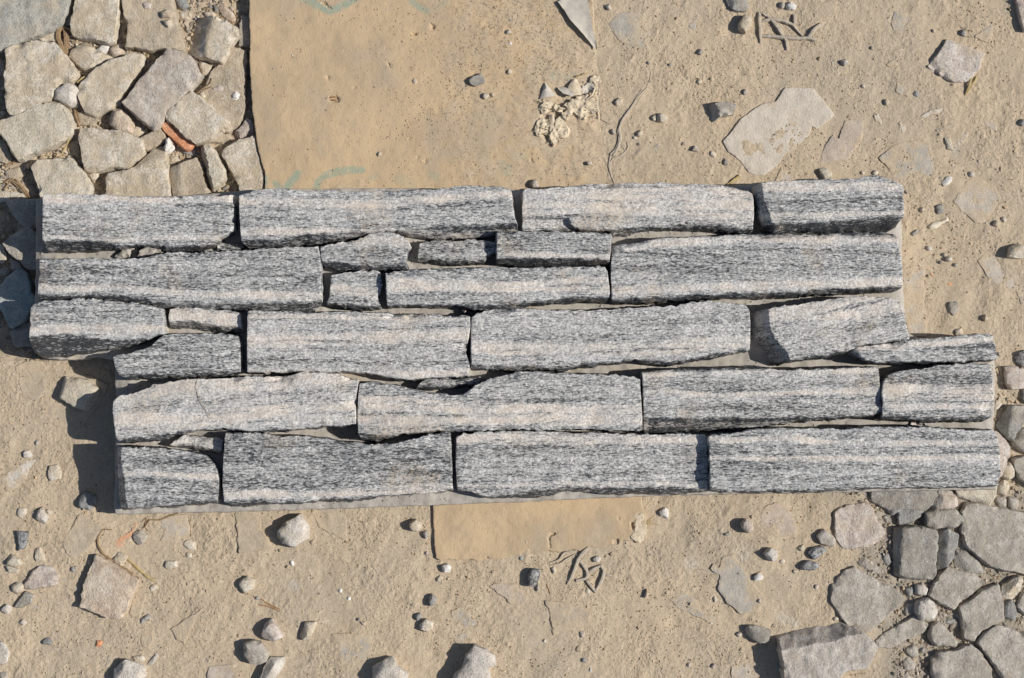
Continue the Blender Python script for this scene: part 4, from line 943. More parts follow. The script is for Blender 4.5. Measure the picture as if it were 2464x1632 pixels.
 ('peb', 1.5, 'gtan', 'pebble', "slanting sliver right of the big pale lump", "D1 1148,1470 1230,1368 1247,1400 1190,1472", dict(c=3)),
 ('peb', 2.5, 'paleq', 'flat_stone', "smooth pale stone cut by the left edge near the bottom", "D1 0,1280 40,1300 67,1370 50,1450 0,1467 -60,1400", dict(er=2)),
 ('peb', 1.4, 'brick', 'brick_fragment', "tiny orange brick bit near the bottom left", "D1 750,1272 800,1278 792,1322 748,1322", dict(c=2)),
 ('bur', .8, 'bbrick', 'brick_fragment', "crushed orange brick smear above the rust-tinted slab", "D1 878,520 950,450 1030,418 1070,345 1062,400 1020,462 960,532 920,562", dict()),
 ('peb', 1.5, 'tan', 'pebble', "tiny chip right of the rust-tinted slab's right corner", "D1 1170,850 1190,828 1232,840 1242,870 1190,887", dict(c=3)),
 ('bur', .9, 'bpink', 'flat_stone', "pinkish buried stone at the bottom edge beside the stacked grey stones", "D1 1640,1480 1850,1448 1902,1500 1882,1600 1618,1620", dict()),
 ('peb', 2, 'slate', 'pebble', "small blue-grey chip near the bottom left, above the big pale lump", "D1 330,1280 370,1248 407,1270 390,1312 340,1302", dict(c=3)),
 ('peb', 1.5, 'paleq', 'pebble', "small pale chip in the lower left, below the grey wedge stone", "D1 140,1135 180,1103 212,1130 180,1157", dict(c=3)),
 ('bur', .8, 'bpale', 'flat_stone', "pale buried chip with a pointed lower end, lower left", "D1 228,1000 310,998 347,1072 280,1052", dict()),
 ('peb', 1.5, 'tan', 'pebble', "tiny pebble touching the rust-tinted slab's left side", "D1 o:705,660,24", dict(p=1)),
 ('peb', 1.5, 'tan', 'pebble', "round tan pebble beneath the tan chip under the buried square stone", "D1 o:1480,604,28", dict(p=1)),
 ('peb', 2, 'gtan', 'pebble', "grey pebble in the bottom left corner", "D1 0,1530 50,1518 62,1570 0,1592", dict(c=3)),
 ('peb', 1.6, 'slate', 'pebble', "little grey pebble just above the blue-grey sliver", "D1 o:572,715,24", dict(p=1)),
 # --- lower middle sand
 ('peb', 8, 'pink', 'rubble_stone', "white and pink angular stone, topmost of three piled near the bottom left", "D2 88,1230 110,1150 170,1103 232,1190 267,1250 180,1282 110,1262", dict(c=4)),
 ('peb', 8.5, 'gtan', 'rubble_stone', "rounded grey stone, middle one of three piled near the bottom left", "D2 -52,1300 30,1273 90,1290 152,1380 130,1442 60,1472 0,1452 -47,1400", dict(c=4, cw=.3)),
 ('peb', 8, 'paleq', 'rubble_stone', "pale split stone cut by the bottom edge, lowest of three piled", "D2 110,1480 160,1408 262,1410 272,1450 220,1540 160,1640 60,1640", dict(c=4)),
 ('peb', 9.5, 'paleq', 'rubble_stone', "large angular pale stone alone just below the panel, left of middle", "D2 205,420 268,350 330,320 397,278 432,330 462,380 452,470 400,502 340,547 258,510 212,455", dict(c=4, cw=.3)),
 ('bur', 1.2, 'btan', 'flat_stone', "small buried stone touching the large angular pale stone's right side", "D2 458,470 480,418 532,445 522,487 475,492", dict()),
 ('peb', 6, 'tan', 'pebble', "round tan pebble left of the lower cardboard piece", "D2 1253,350 1300,318 1342,345 1352,390 1310,417 1263,400", dict(c=3, cw=.2)),
 ('peb', 3, 'grey', 'pebble', "small grey chip between the round tan pebble and the lower cardboard piece", "D2 1360,420 1400,408 1407,450 1385,477", dict(c=3)),
 ('peb', 4, 'white', 'pebble', "whitish pebble just under the lower cardboard piece's left corner", "D2 1508,690 1550,663 1587,690 1572,742 1520,737", dict(c=4)),
 ('peb', 1.6, 'tan', 'pebble', "flat tan pebble below the whitish pebble under the cardboard piece", "D2 1463,785 1500,753 1527,780 1500,817 1470,812", dict(p=1)),
 ('peb', 5, 'mid', 'pebble', "grey block-like pebble in the lower middle sand", "D2 1408,940 1430,908 1472,940 1460,992 1418,1007", dict(c=3)),
 ('peb', 3.5, 'slate', 'pebble', "small dark grey pebble touching the tan pebble in a sand hollow", "D2 1298,1075 1345,1058 1352,1095 1320,1122", dict(c=3)),
 ('peb', 5, 'tan', 'pebble', "tan pebble in a trampled sand hollow, lower middle", "D2 1338,1150 1390,1103 1442,1140 1432,1190 1390,1212 1348,1190", dict(c=4, cw=.25)),
 ('peb', 6, 'tan', 'pebble', "oblong upright tan pebble in the bottom left of the middle sand", "D2 393,1240 440,1133 522,1130 517,1160 470,1272 418,1270", dict(c=3)),
 ('peb', 12, 'paleq', 'rubble_stone', "pale faceted stone cut by the bottom edge, left of middle", "D2 958,1500 1080,1418 1122,1408 1170,1490 1242,1550 1210,1640 1000,1640 968,1560", dict(c=5)),
 ('peb', 13, 'pgrey', 'rubble_stone', "rough pinkish-grey stone with a long shadow at the bottom middle", "D2 1598,1560 1680,1480 1700,1400 1770,1318 1850,1340 1922,1400 1942,1470 1880,1502 1912,1640 1600,1640", dict(c=4, cw=.3)),
 ('bur', .9, 'btan', 'flat_stone', "buried slab edge right of the large angular pale stone", "D2 480,230 760,230 772,497 548,385", dict()),
 ('bur', 1.4, 'bpink', 'flat_stone', "buried pinkish slab with a dark left edge, below the lower cardboard piece", "D3 -92,840 10,818 122,830 232,930 202,982 100,992 48,942", dict()),
 ('bur', .8, 'bgrey', 'flat_stone', "wide buried grey patch of stone near the bottom, left of middle", "D2 640,1220 780,1215 962,1240 972,1372 820,1462 720,1422 688,1300", dict()),
 ('bur', .8, 'bgrey', 'flat_stone', "buried grey stone right of the tan pebble's sand hollow", "D2 1578,1040 1680,998 1782,1130 1742,1172 1600,1122", dict()),
 ('bur', .7, 'bgrey', 'flat_stone', "little buried grey patch above the rough pinkish-grey stone", "D2 1600,1240 1720,1208 1742,1272 1620,1292", dict()),
 ('peb', 1.3, 'white', 'pebble', "white speck-like pebble below the large angular pale stone", "D2 o:335,665,22", dict(p=1)),
 ('peb', 1.2, 'white', 'pebble', "glinting white pebble in the middle of the lower sand", "D2 o:715,882,20", dict(p=1)),
 ('peb', 1.2, 'white', 'pebble', "white pebble just right below the glinting white pebble", "D2 o:780,942,20", dict(p=1)),
 ('peb', 1.6, 'pink', 'pebble', "tiny pinkish pebble left of the lower cardboard piece's bottom corner", "D2 o:1394,582,19", dict(p=1)),
 ('peb', 1.4, 'slate', 'pebble', "tiny dark pebble beside the brown pine needles", "D2 o:60,940,16", dict(p=1)),
 ('peb', 1.4, 'mid', 'pebble', "tiny grey pebble above the wide buried grey patch", "D2 o:858,1108,16", dict(p=1)),
 ('peb', 1.3, 'orange', 'pebble', "tiny orange-tan chip above the wide buried grey patch", "D2 870,1125 910,1120 912,1160 890,1150", dict(c=2)),
 ('peb', 6.5, 'dark', 'pebble', "dark grey pear-shaped pebble left of the branched twig", "D3 228,770 270,708 327,720 322,780 290,852 238,850", dict(c=4, cw=.3)),
 ('peb', 2.2, 'gtan', 'pebble', "small grey-brown pebble at the foot of the dark pear-shaped pebble", "D3 288,860 310,818 327,870 300,892", dict(p=1)),
 ('peb', 2.2, 'cream', 'pebble', "cream pebble at the thin end of the branched twig", "D3 408,700 440,688 457,730 430,752", dict(p=1)),
 ('peb', 3, 'paleq', 'pebble', "pale pebble above the branched twig's right side", "D3 743,630 780,603 807,635 790,657 750,657", dict(c=3)),
 ('peb', 3, 'white', 'pebble', "white pebble right of the lower cardboard piece's torn corner", "D3 1263,260 1310,223 1342,250 1325,312 1278,302", dict(c=3)),
 ('peb', 7.5, 'pink', 'pebble', "pinkish egg-shaped pebble casting a round shadow, right of middle below the panel", "D3 1908,350 1950,313 2002,350 2007,400 1970,432 1918,395", dict(c=4, cw=.25)),
 ('peb', 1.8, 'mid', 'pebble', "small flat grey pebble left below the pinkish egg-shaped pebble", "D3 1768,430 1820,418 1832,445 1778,452", dict(p=1)),
 ('bur', 1.8, 'bgrey', 'flat_stone', "large buried grey slab in the lower right-middle sand", "D3 1760,620 1830,588 1892,650 1960,760 2050,880 2100,960 2045,1055 1900,1062 1800,982 1718,870 1740,762 1658,712 1688,668 1730,700", dict(er=1.5)),
 ('peb', 3.2, 'white', 'pebble', "white triangular chip on the edge of the large buried grey slab", "D3 2013,770 2050,743 2087,780 2060,802 2018,802", dict(c=3)),
 ('peb', 6, 'grey', 'rubble_stone', "flat-topped grey stone with a shadow on its left, bottom right-middle", "D3 1938,1190 1980,1153 2091,1170 2150,1200 2122,1292 2050,1292 1950,1232", dict(c=3)),
 ('peb', 2, 'pink', 'pebble', "small pinkish chip at the left foot of the flat-topped grey stone", "D3 1868,1225 1900,1203 1922,1230 1890,1247", dict(c=3)),
 ('bur', 1.4, 'btan', 'flat_stone', "buried slab with a sharp grey corner below the branched twig", "D3 358,960 400,1060 430,1232 560,1182 700,1152 722,1050 560,978", dict(er=.6)),
 ('bur', .8, 'bgrey', 'flat_stone', "winding bluish-grey buried stone left of the large buried grey slab", "D3 1335,950 1440,890 1560,960 1600,1060 1720,1090 1770,1230 1660,1130 1500,1060 1400,1010", dict()),
 ('bur', .8, 'bgrey', 'flat_stone', "long bluish buried strip near the bottom, right of middle", "D3 1570,1270 1610,1260 1690,1400 1720,1440 1680,1430", dict()),
 ('bur', .8, 'bpale', 'flat_stone', "pale buried stone at the bottom edge, right of middle", "D3 1828,1470 1950,1450 2091,1440 2120,1620 1830,1620", dict()),
 ('peb', 1.6, 'pink', 'pebble', "small pinkish pebble under the buried slab's sharp corner", "D3 o:655,1223,25", dict(c=3)),
 ('peb', 1.3, 'tan', 'pebble', "flat tan pebble, upper one of two near the bottom middle", "D3 o:635,1340,26", dict(c=3)),
 ('peb', 1.6, 'slate', 'pebble', "bluish pebble, lower one of two near the bottom middle", "D3 o:670,1430,22", dict(p=1)),
 ('peb', 3, 'orange', 'pebble', "thin upright orange-tan flake right of the branched twig", "D3 1150,935 1165,868 1178,900 1172,935", dict(c=2)),
 ('peb', 1.2, 'tan', 'pebble', "tan disc-like pebble below the branched twig", "D3 o:700,886,24", dict(p=1)),
 ('peb', 1.4, 'paleq', 'pebble', "pale round pebble near the bottom, left of the pale buried stone", "D3 o:1500,1466,22", dict(p=1)),
 ('peb', 2, 'pink', 'pebble', "dark pinkish pebble near the bottom, left of the pale buried stone", "D3 o:1694,1472,20", dict(c=3)),
 ('peb', 2.2, 'pink', 'pebble', "pinkish pebble on the large buried grey slab's lower part", "D3 o:2050,965,20", dict(p=1)),
 ('peb', 1.2, 'teal', 'pebble', "tiny greenish pebble left below the lower cardboard piece", "D3 o:180,625,18", dict(p=1)),
 ('peb', 1.5, 'tan', 'pebble', "tan chip at the left rim of the large buried grey slab", "D3 1685,935 1705,925 1722,955 1700,972", dict(c=2)),
 ('peb', 1.3, 'paleq', 'pebble', "tiny pale pebble above the two near the bottom middle", "D3 o:362,1275,14", dict(p=1)),
]
STONES += [
 # --- lower right rubble
 ('se', 1.5, 'pink', 'flat_stone', "pinkish flat slab, leftmost of the lower right rubble, under the panel's corner", "D4 600,270 650,228 740,200 850,188 892,230 922,300 960,370 1002,420 972,490 880,532 780,542 690,562 618,480 598,400", dict()),
 ('se', 1, 'mid', 'flat_stone', "dark grey dusty slab running under the panel's bottom right edge", "D4 890,60 1200,50 1440,60 1430,110 1380,202 1310,252 1150,242 1060,272 958,212 888,172", dict()),
 ('se', .5, 'slate', 'rubble_stone', "charcoal half-round stone under the dark grey dusty slab", "D4 1103,250 1200,233 1312,240 1290,292 1210,342 1108,362", dict()),
 ('se', 3.5, 'pink', 'rubble_stone', "light mottled stone at the panel's bottom right edge", "D4 1440,80 1530,100 1582,160 1572,212 1500,242 1388,247 1380,182", dict(c=4)),
 ('se', 2.5, 'cream', 'rubble_stone', "buff wedge stone sticking out under the panel's bottom right corner", "D4 1540,60 1890,50 1872,140 1820,217 1700,182 1580,140", dict(f=[('S', "D4 1560,130 1700,150 1830,180", 1.)])),
 ('se', 4, 'grey', 'rubble_stone', "oblong grey stone between the squarish grey stone and the panel", "D4 1320,268 1400,248 1560,243 1612,300 1622,340 1570,392 1480,382 1400,402 1328,370", dict(c=3, cw=.25)),
 ('se', 2.5, 'gtan', 'flat_stone', "largest grey-tan slab, at the right edge of the lower right rubble", "D4 1640,200 1750,198 1900,230 2091,270 2190,280 2190,770 2050,740 1850,702 1780,650 1658,550 1598,400 1608,260", dict()),
 ('se', 5.5, 'grey', 'rubble_stone', "squarish grey stone with a slanting left side, middle of the lower right rubble", "D4 1088,392 1200,380 1270,373 1400,400 1417,460 1412,600 1402,760 1380,802 1250,792 1130,772 1078,740 1073,600", dict(f=[('W', "D4 1145,380 1110,780", 1.2)], er=2)),
 ('se', 2.5, 'slate', 'rubble_stone', "tall dark slate stone right of the squarish grey stone", "D4 1440,420 1490,398 1582,440 1572,530 1540,622 1490,692 1408,742 1413,600", dict(f=[('W', "D4 1500,400 1480,740", .7)])),
 ('se', 1, 'grey', 'rubble_stone', "pointed bluish-grey stone under the largest grey-tan slab", "D4 1540,622 1570,558 1640,570 1720,640 1782,710 1770,747 1650,742 1558,700", dict(c=3)),
 ('se', 3, 'gtan', 'flat_stone', "big triangular grey-tan slab at the left side of the lower right rubble", "D4 578,830 650,768 680,720 760,698 850,750 1000,830 1100,890 1157,950 1100,1012 1000,1092 900,1192 840,1232 700,1152 618,1040 578,980", dict(er=1.6)),
 ('se', 3, 'gtan', 'flat_stone', "lozenge-shaped pale grey stone below the tall dark slate stone", "D4 1500,698 1600,730 1700,750 1792,820 1700,890 1600,962 1540,1032 1450,982 1348,920 1388,830 1428,760", dict()),
 ('se', 2.5, 'gtan', 'flat_stone', "five-sided pale slab right of the rounded white-grey cobble", "D4 1890,828 1922,900 1942,1100 1830,1162 1760,1202 1700,1282 1630,1262 1608,1150 1588,1010 1680,950 1780,870", dict()),
 ('se', 4.5, 'tan', 'rubble_stone', "smooth tan wedge stone near the right edge, right of the five-sided slab", "D4 1940,838 2060,768 2098,780 2072,880 2010,952 1918,942 1928,880", dict(c=4)),
 ('se', 1, 'slate', 'rubble_stone', "dark bluish chip right of the five-sided pale slab", "D4 1938,970 2000,948 2052,1060 2020,1112 1938,1102", dict(c=3)),
 ('se', 1, 'gtan', 'rubble_stone', "stone cut by the right edge, beside the dark bluish chip", "D4 2091,900 2190,880 2190,1100 2091,1060 2035,1010", dict()),
 ('se', 4, 'gtan', 'flat_stone', "dark-edged slab filling the bottom right corner", "D4 1880,1148 2000,1190 2190,1250 2190,1640 1980,1640 1840,1432 1728,1290 1790,1220", dict(t=(.01, .01))),
 ('se', 3, 'gtan', 'flat_stone', "big pale slab cut by the bottom edge, right part", "D4 1670,1298 1740,1350 1800,1440 1842,1500 1842,1640 1390,1640 1378,1520 1368,1420 1420,1368 1560,1350", dict(er=2)),
 ('se', 3, 'gtan', 'rubble_stone', "triangular brown-grey stone above the big pale bottom slab", "D4 1420,1128 1480,1170 1572,1290 1560,1322 1400,1312 1348,1240 1368,1160", dict(er=2)),
 ('se', 2, 'gtan', 'rubble_stone', "long slanting brown-grey stone below the big triangular slab", "D4 928,1270 1000,1210 1120,1140 1250,1083 1342,1150 1302,1212 1180,1262 1040,1332 938,1322", dict()),
 ('se', 6, 'paleq', 'rubble_stone', "rounded white-grey cobble in the middle of the lower right rubble", "D4 1258,970 1340,943 1402,980 1427,1050 1380,1112 1290,1122 1248,1060", dict(c=4, cw=.25)),
 ('se', 0, 'gtan', 'rubble_stone', "small brown stone left of the rounded white-grey cobble", "D4 1158,1000 1230,973 1252,1030 1230,1082 1158,1082", dict(c=3)),
 ('se', 2.5, 'paleq', 'pebble', "small pale cobble above the rounded white-grey cobble", "D4 1248,840 1300,823 1342,870 1320,932 1238,905", dict(c=3)),
 ('se', 0, 'slate', 'pebble', "small bluish stone left of the small pale cobble", "D4 1158,860 1210,828 1237,880 1190,942", dict(c=3)),
 ('se', 15, 'pgrey', 'rubble_stone', "large pinkish boulder-like stone with a grey sloping top side, bottom right", "D4 168,1260 330,1208 600,1148 700,1160 800,1190 862,1240 952,1330 900,1432 850,1492 700,1512 560,1640 220,1640 198,1450", dict(f=[('N', "D4 170,1350 220,1345 500,1290 820,1215 870,1210", 1.5)], er=1.6, s=1.1)),
 ('se', 2, 'gtan', 'pebble', "rounded grey stone right of the large pinkish boulder-like stone", "D4 1158,1340 1250,1308 1262,1390 1240,1422 1170,1372", dict(c=3)),
 ('se', 2, 'gtan', 'pebble', "squared stone, upper of the pile at the bottom right of the boulder", "D4 1128,1440 1180,1408 1242,1430 1232,1512 1150,1502", dict(c=3)),
 ('se', .5, 'gtan', 'pebble', "small grey stone, middle of the pile at the bottom right of the boulder", "D4 1088,1490 1160,1488 1162,1532 1098,1532", dict(c=3)),
 ('se', 2, 'gtan', 'pebble', "stone cut by the bottom edge, lowest of the pile right of the boulder", "D4 1088,1550 1180,1538 1252,1640 1078,1640", dict(c=3)),
 ('se', 1, 'gtan', 'rubble_stone', "long grey stone between the triangular slab and the squarish stone", "D4 768,620 830,598 932,680 1012,740 880,752 798,700", dict(c=3)),
 ('se', .5, 'mid', 'pebble', "bluish flat chip left of the squarish grey stone's lower half", "D4 968,600 1030,588 1062,660 1040,697 988,660", dict(c=3)),
 ('peb', 5, 'gtan', 'rubble_stone', "blunt tan-grey stone leaning on the pinkish flat slab's left side", "D4 463,450 520,398 582,440 622,490 600,542 498,512", dict(c=3)),
 ('peb', 4.5, 'dark', 'pebble', "upper of two black speckled chips near the lower right rubble", "D4 398,590 430,543 500,528 552,560 500,602 448,637", dict(c=4)),
 ('peb', 5, 'dark', 'pebble', "lower of two black speckled chips near the lower right rubble", "D4 338,690 400,643 460,660 492,690 440,722 348,717", dict(c=4)),
 ('peb', 7, 'paleq', 'pebble', "pale pointed pebble with a shadow on its left, left of the black chips", "D4 53,590 100,543 157,570 157,620 130,652 78,632", dict(c=4)),
 ('peb', 2.4, 'cream', 'pebble', "smooth oval cream pebble beside the black speckled chips", "D4 303,545 350,518 387,550 340,577", dict(p=1)),
 ('bur', 1, 'bpink', 'flat_stone', "buried pinkish slab below the panel, left of the lower right rubble", "D4 18,240 150,180 240,250 322,390 302,442 150,472 28,502", dict()),
 ('se', -1, 'gtan', 'pebble', "small grey chip right below the rounded white-grey cobble", "D4 1420,1040 1492,1060 1480,1102 1418,1102", dict(c=3)),
 ('se', -1, 'mid', 'pebble', "small oval bluish stone left of the five-sided pale slab's foot", "D4 1448,1120 1520,1088 1572,1100 1560,1152 1478,1152", dict(p=1)),
 ('se', -2, 'tan', 'pebble', "tiny tan chip between the small pale cobble and the rounded cobble", "D4 1218,930 1280,918 1302,950 1240,982", dict(c=3)),
 ('peb', 1.5, 'pink', 'pebble', "tiny pinkish pebble above the big triangular slab's left corner", "D4 o:462,852,20", dict(p=1)),
 ('peb', 1.6, 'tan', 'pebble', "tan pebble between the triangular slab and the boulder", "D4 o:615,1102,22", dict(p=1)),
 ('peb', 1.2, 'tan', 'pebble', "tiny tan pebble below the pale pointed pebble", "D4 o:192,652,22", dict(p=1)),
 ('peb', 1.2, 'tan', 'pebble', "tiny chip below the lower black speckled chip", "D4 o:295,732,18", dict(c=2)),
 ('se', -1, 'gtan', 'pebble', "small round brown pebble under the triangular slab's lower tip", "D4 o:940,1200,24", dict(p=1)),
 ('se', -1, 'gtan', 'rubble_stone', "sunken brown stone under the triangular slab's right side", "D4 960,1140 1050,1080 1062,1130 1000,1190 960,1180", dict(c=3)),
 ('se', -1.5, 'gtan', 'rubble_stone', "small chip wedged above the dark grey dusty slab's left tip", "D4 795,110 870,112 892,150 850,170", dict()),
 ('se', -1.5, 'mid', 'pebble', "little grey chip on the dusty ground right of the pinkish flat slab", "D4 970,300 1010,290 1035,330 1000,347", dict(c=3)),
 ('se', -1.5, 'gtan', 'pebble', "small tan chip at the lower tip of the pinkish flat slab", "D4 685,590 740,588 742,640 690,640", dict(c=3)),
 ('se', -.5, 'paleq', 'pebble', "tiny white curved chip left of the long grey stone", "D4 728,650 745,650 770,695 740,690", dict(c=2)),
 ('se', -1, 'gtan', 'pebble', "tiny round pebble touching the squared stone of the bottom pile", "D4 o:1245,1497,20", dict(p=1)),
 ('se', -1, 'gtan', 'pebble', "tiny grey pebble at the boulder's lower right flank", "D4 o:1142,1328,20", dict(p=1)),
 ('se', -1, 'mid', 'pebble', "tiny bluish pebble between the rounded grey stone and the big pale bottom slab", "D4 o:1295,1350,26", dict(p=1)),
 ('peb', 1.6, 'mid', 'pebble', "small pebble in the boulder's shadow", "D4 145,1470 180,1450 200,1490 175,1515 150,1500", dict(c=3)),
 # --- right edge beside the panel's corner
 ('peb', 6, 'pink', 'rubble_stone', "rounded pinkish-buff stone at the right edge above the panel's lower right end", "C4 1948,270 2020,263 2091,290 2160,330 2091,442 2000,447 1958,400", dict(c=3)),
 ('se', 6, 'mid', 'rubble_stone', "dark grey stone with a shaded hollow at the right edge", "C4 1878,730 1950,640 1990,578 2091,578 2170,600 2091,720 2010,842 1938,800", dict(f=[('W', "C4 2020,560 1960,820", .9)])),
 ('se', 3, 'pink', 'flat_stone', "pale pinkish slab peeping out behind the panel's lower right corner", "C4 1780,790 1870,770 1940,830 1987,900 1975,1000 1920,1132 1780,1200", dict()),
 ('se', 4.5, 'gtan', 'rubble_stone', "brown-grey stone below the dark hollowed stone at the right edge", "C4 2008,850 2091,760 2180,750 2180,980 2080,930", dict(c=3)),
 ('se', 2.5, 'tan', 'rubble_stone', "egg-shaped tan stone beside the pale pinkish slab", "C4 1938,1050 1990,1018 2027,1060 2020,1130 1970,1167 1928,1130", dict(c=3, cw=.25)),
 ('se', 3, 'gtan', 'rubble_stone', "smooth grey-brown stone at the right edge by the panel's lower corner", "C4 2018,1000 2091,970 2180,980 2180,1230 2070,1160 2018,1060", dict()),
 ('se', 2, 'tan', 'rubble_stone', "small buff stone touching the panel's lower right corner", "C4 1900,1190 1950,1158 1982,1210 1950,1282 1890,1272", dict(c=3)),
 ('se', 0, 'gtan', 'rubble_stone', "left of two little grey-brown blocks right of the panel's bottom corner", "C4 1868,1300 1960,1298 1952,1382 1890,1362", dict(c=3)),
 ('se', 0, 'gtan', 'rubble_stone', "right of two little grey-brown blocks right of the panel's bottom corner", "C4 1975,1298 2050,1308 2047,1392 1978,1392", dict(c=3)),
 ('peb', 4, 'dark', 'pebble', "dark speckled rounded pebble at the right edge, right of the thin long ledge stone", "C4 2025,200 2060,155 2110,135 2160,160 2160,270 2091,275 2040,240", dict(c=3)),
 ('peb', 3, 'mid', 'pebble', "small grey pebble at the right edge below the rounded pinkish-buff stone", "C4 2065,475 2091,442 2150,470 2120,565 2075,530", dict(c=3)),
 ('peb', 2, 'tan', 'pebble', "angular tan chip next to the panel's right edge", "C4 1868,520 1930,558 1890,602 1858,622", dict(c=3)),
 ('peb', 2, 'mid', 'pebble', "tiny dark grey pebble by the thin long ledge stone's right end", "C4 o:1897,170,17", dict(p=1)),
 # --- right of the panel
 ('bur', 1.1, 'bpale', 'flat_stone', "buried pale square slab with a dusty middle, right of the panel's top right corner", "B4 1530,208 1600,130 1640,40 1700,20 1780,50 1862,100 1912,180 1870,262 1800,352 1758,397 1700,370 1588,270", dict()),
 ('peb', 7.5, 'tan', 'rubble_stone', "grey-tan stone with a blue shadow at the right edge", "B4 1975,640 1990,568 2050,543 2110,560 2160,620 2091,652 2020,652", dict(c=4)),
 ('bur', .9, 'bpale', 'flat_stone', "long S-shaped buried pale stone at the right edge", "B4 1728,680 1770,618 1832,620 1882,680 1950,760 2091,830 2170,850 2170,1010 2070,1022 2020,912 1900,912 1838,860", dict()),
 ('bur', 1.4, 'bpale', 'flat_stone', "upright pale slab touching the panel's right edge", "B4 1110,728 1280,738 1312,760 1302,850 1322,930 1302,1000 1322,1120 1327,1282 1190,1277 1120,1000", dict(er=.7)),
 ('peb', 2.4, 'mid', 'pebble', "small dark grey oblong chip near the panel's top right corner", "B4 1403,250 1450,228 1462,300 1418,312", dict(c=3)),
 ('peb', 2, 'mid', 'pebble', "grey sliver chip lying slanted near the panel's right edge", "B4 1208,460 1260,428 1277,445 1225,487", dict(c=3)),
 ('peb', 1.8, 'mid', 'pebble', "flat grey chip right of the upright pale slab", "B4 1488,1060 1510,998 1572,1000 1582,1060 1540,1112", dict(c=3)),
 ('peb', 2.6, 'paleq', 'pebble', "leftmost pale pebble of a loose row right of the panel", "B4 o:1350,577,22", dict(p=1)),
 ('peb', 2.2, 'gtan', 'pebble', "grey-brown pebble in the middle of a loose row right of the panel", "B4 o:1467,628,19", dict(p=1)),
 ('peb', 3.4, 'paleq', 'pebble', "largest, cream pebble of a loose row right of the panel", "B4 o:1507,662,26", dict(p=1)),
 ('peb', 2, 'slate', 'pebble', "dark pebble lowest in a loose row right of the panel", "B4 o:1437,690,17", dict(p=1)),
 ('peb', 1.8, 'slate', 'pebble', "tiny slate pebble right of the loose row", "B4 o:1555,710,18", dict(p=1)),
 ('peb', 2.2, 'tan', 'pebble', "tan pebble left of the small dark oblong chip", "B4 o:1297,276,20", dict(p=1)),
 ('peb', 3.6, 'tan', 'pebble', "tan pebble at the lower corner of the buried pale square slab", "B4 o:1878,385,28", dict(p=1)),
 ('peb', 2, 'tan', 'pebble', "brownish pebble right of the tan pebble under the pale square slab", "B4 o:1938,350,20", dict(c=2)),
 ('peb', 1.8, 'chalk', 'chalk_lump', "cream chalky crumble between the panel and the buried pale square slab", "B4 1340,405 1370,375 1430,360 1500,328 1507,360 1440,400 1400,432 1350,428", dict(p=1)),
 ('peb', 3, 'tan', 'pebble', "pointed pebble with a dark left side, right of the flat grey chip", "B4 1768,1125 1790,1098 1822,1140 1790,1152", dict(c=3)),
 ('peb', 2.6, 'tan', 'pebble', "brown block-like clod above the thin long ledge stone", "B4 1558,1220 1610,1208 1617,1262 1560,1264", dict(c=3)),
 ('bur', .9, 'bbrick', 'brick_fragment', "orange brick chip beside the upright pale slab's top", "B4 1310,712 1345,720 1385,805 1350,780", dict()),
 ('bur', .9, 'bbrick', 'brick_fragment', "small orange triangular brick chip right of the upright pale slab", "B4 1475,848 1545,850 1515,880", dict()),
 # --- upper right sand
 ('bur', 2.0, 'bclear', 'flat_stone', "largest pale smooth slab lying swept clean in the upper right", "A4 215,690 300,688 430,692 500,770 560,840 602,905 540,962 470,1012 420,990 400,1062 320,1132 200,1222 150,1302 50,1382 -60,1372 -138,1270 -238,1190 -275,1110 -208,1040 -138,940 -38,860 52,810 140,800 165,760", dict(er=.7)),
 ('peb', 3, 'pfrost', 'flat_stone', "pinkish square block with a white frosted edge, upper right", "A4 1340,520 1430,400 1490,305 1600,340 1700,380 1792,420 1740,542 1680,622 1630,652 1530,642 1440,592", dict(er=1.6, t=(-.02, 0))),
 ('bur', 1.8, 'bpink', 'flat_stone', "frosted pinkish buried slab right of the largest pale slab", "A4 485,1275 520,1150 578,1068 640,1090 680,948 820,938 837,990 820,1062 800,1122 680,1295", dict()),
 ('bur', 1.2, 'bgrey', 'flat_stone', "round blue-grey buried slab above the panel's top right corner", "A4 943,1240 1040,1160 1100,1118 1200,1108 1342,1120 1382,1210 1372,1370 1200,1422 1080,1402 1008,1310", dict()),
 ('bur', 1, 'bpale', 'flat_stone', "triangular pale chip above the pinkish square block", "A4 1698,290 1842,178 1852,240 1800,332", dict()),
 ('bur', .8, 'bgrey', 'flat_stone', "dusty grey buried stone at the top, left of the pinkish square block", "A4 1048,180 1070,88 1280,100 1322,190 1200,222 1080,282", dict()),
 ('bur', .8, 'btan', 'flat_stone', "dusty buried stone at the top edge right of the clay-coated twig", "A4 398,20 620,10 612,100 520,142 430,152", dict()),
 ('bur', .9, 'bpale', 'flat_stone', "pale chip half hidden behind the panel's top edge, right part", "A4 180,1330 262,1390 262,1440 130,1440", dict()),
 ('peb', 4, 'cream', 'pebble', "cream rounded pebble touching the panel's top edge", "A4 488,1330 530,1312 582,1350 582,1402 508,1402", dict(c=3)),
 ('peb', 3.2, 'gtan', 'pebble', "left of two pebbles side by side at the top edge", "A4 o:192,36,28", dict(p=1)),
 ('peb', 4, 'white', 'pebble', "right, whiter of two pebbles side by side at the top edge", "A4 223,40 265,8 307,40 290,72 240,67", dict(c=3)),
 ('peb', 4, 'gtan', 'pebble', "grey pebble casting a dark shadow, alone in the upper right sand", "A4 645,470 700,457 722,490 678,517", dict(p=1)),
 ('peb', 2.4, 'tan', 'pebble', "small pebble with a dark left side right of the largest pale slab", "A4 o:1012,802,20", dict(c=3)),
 ('peb', 1.6, 'mid', 'pebble', "tiny grey pebble below the clay-coated twig's right end", "A4 o:897,375,17", dict(p=1)),
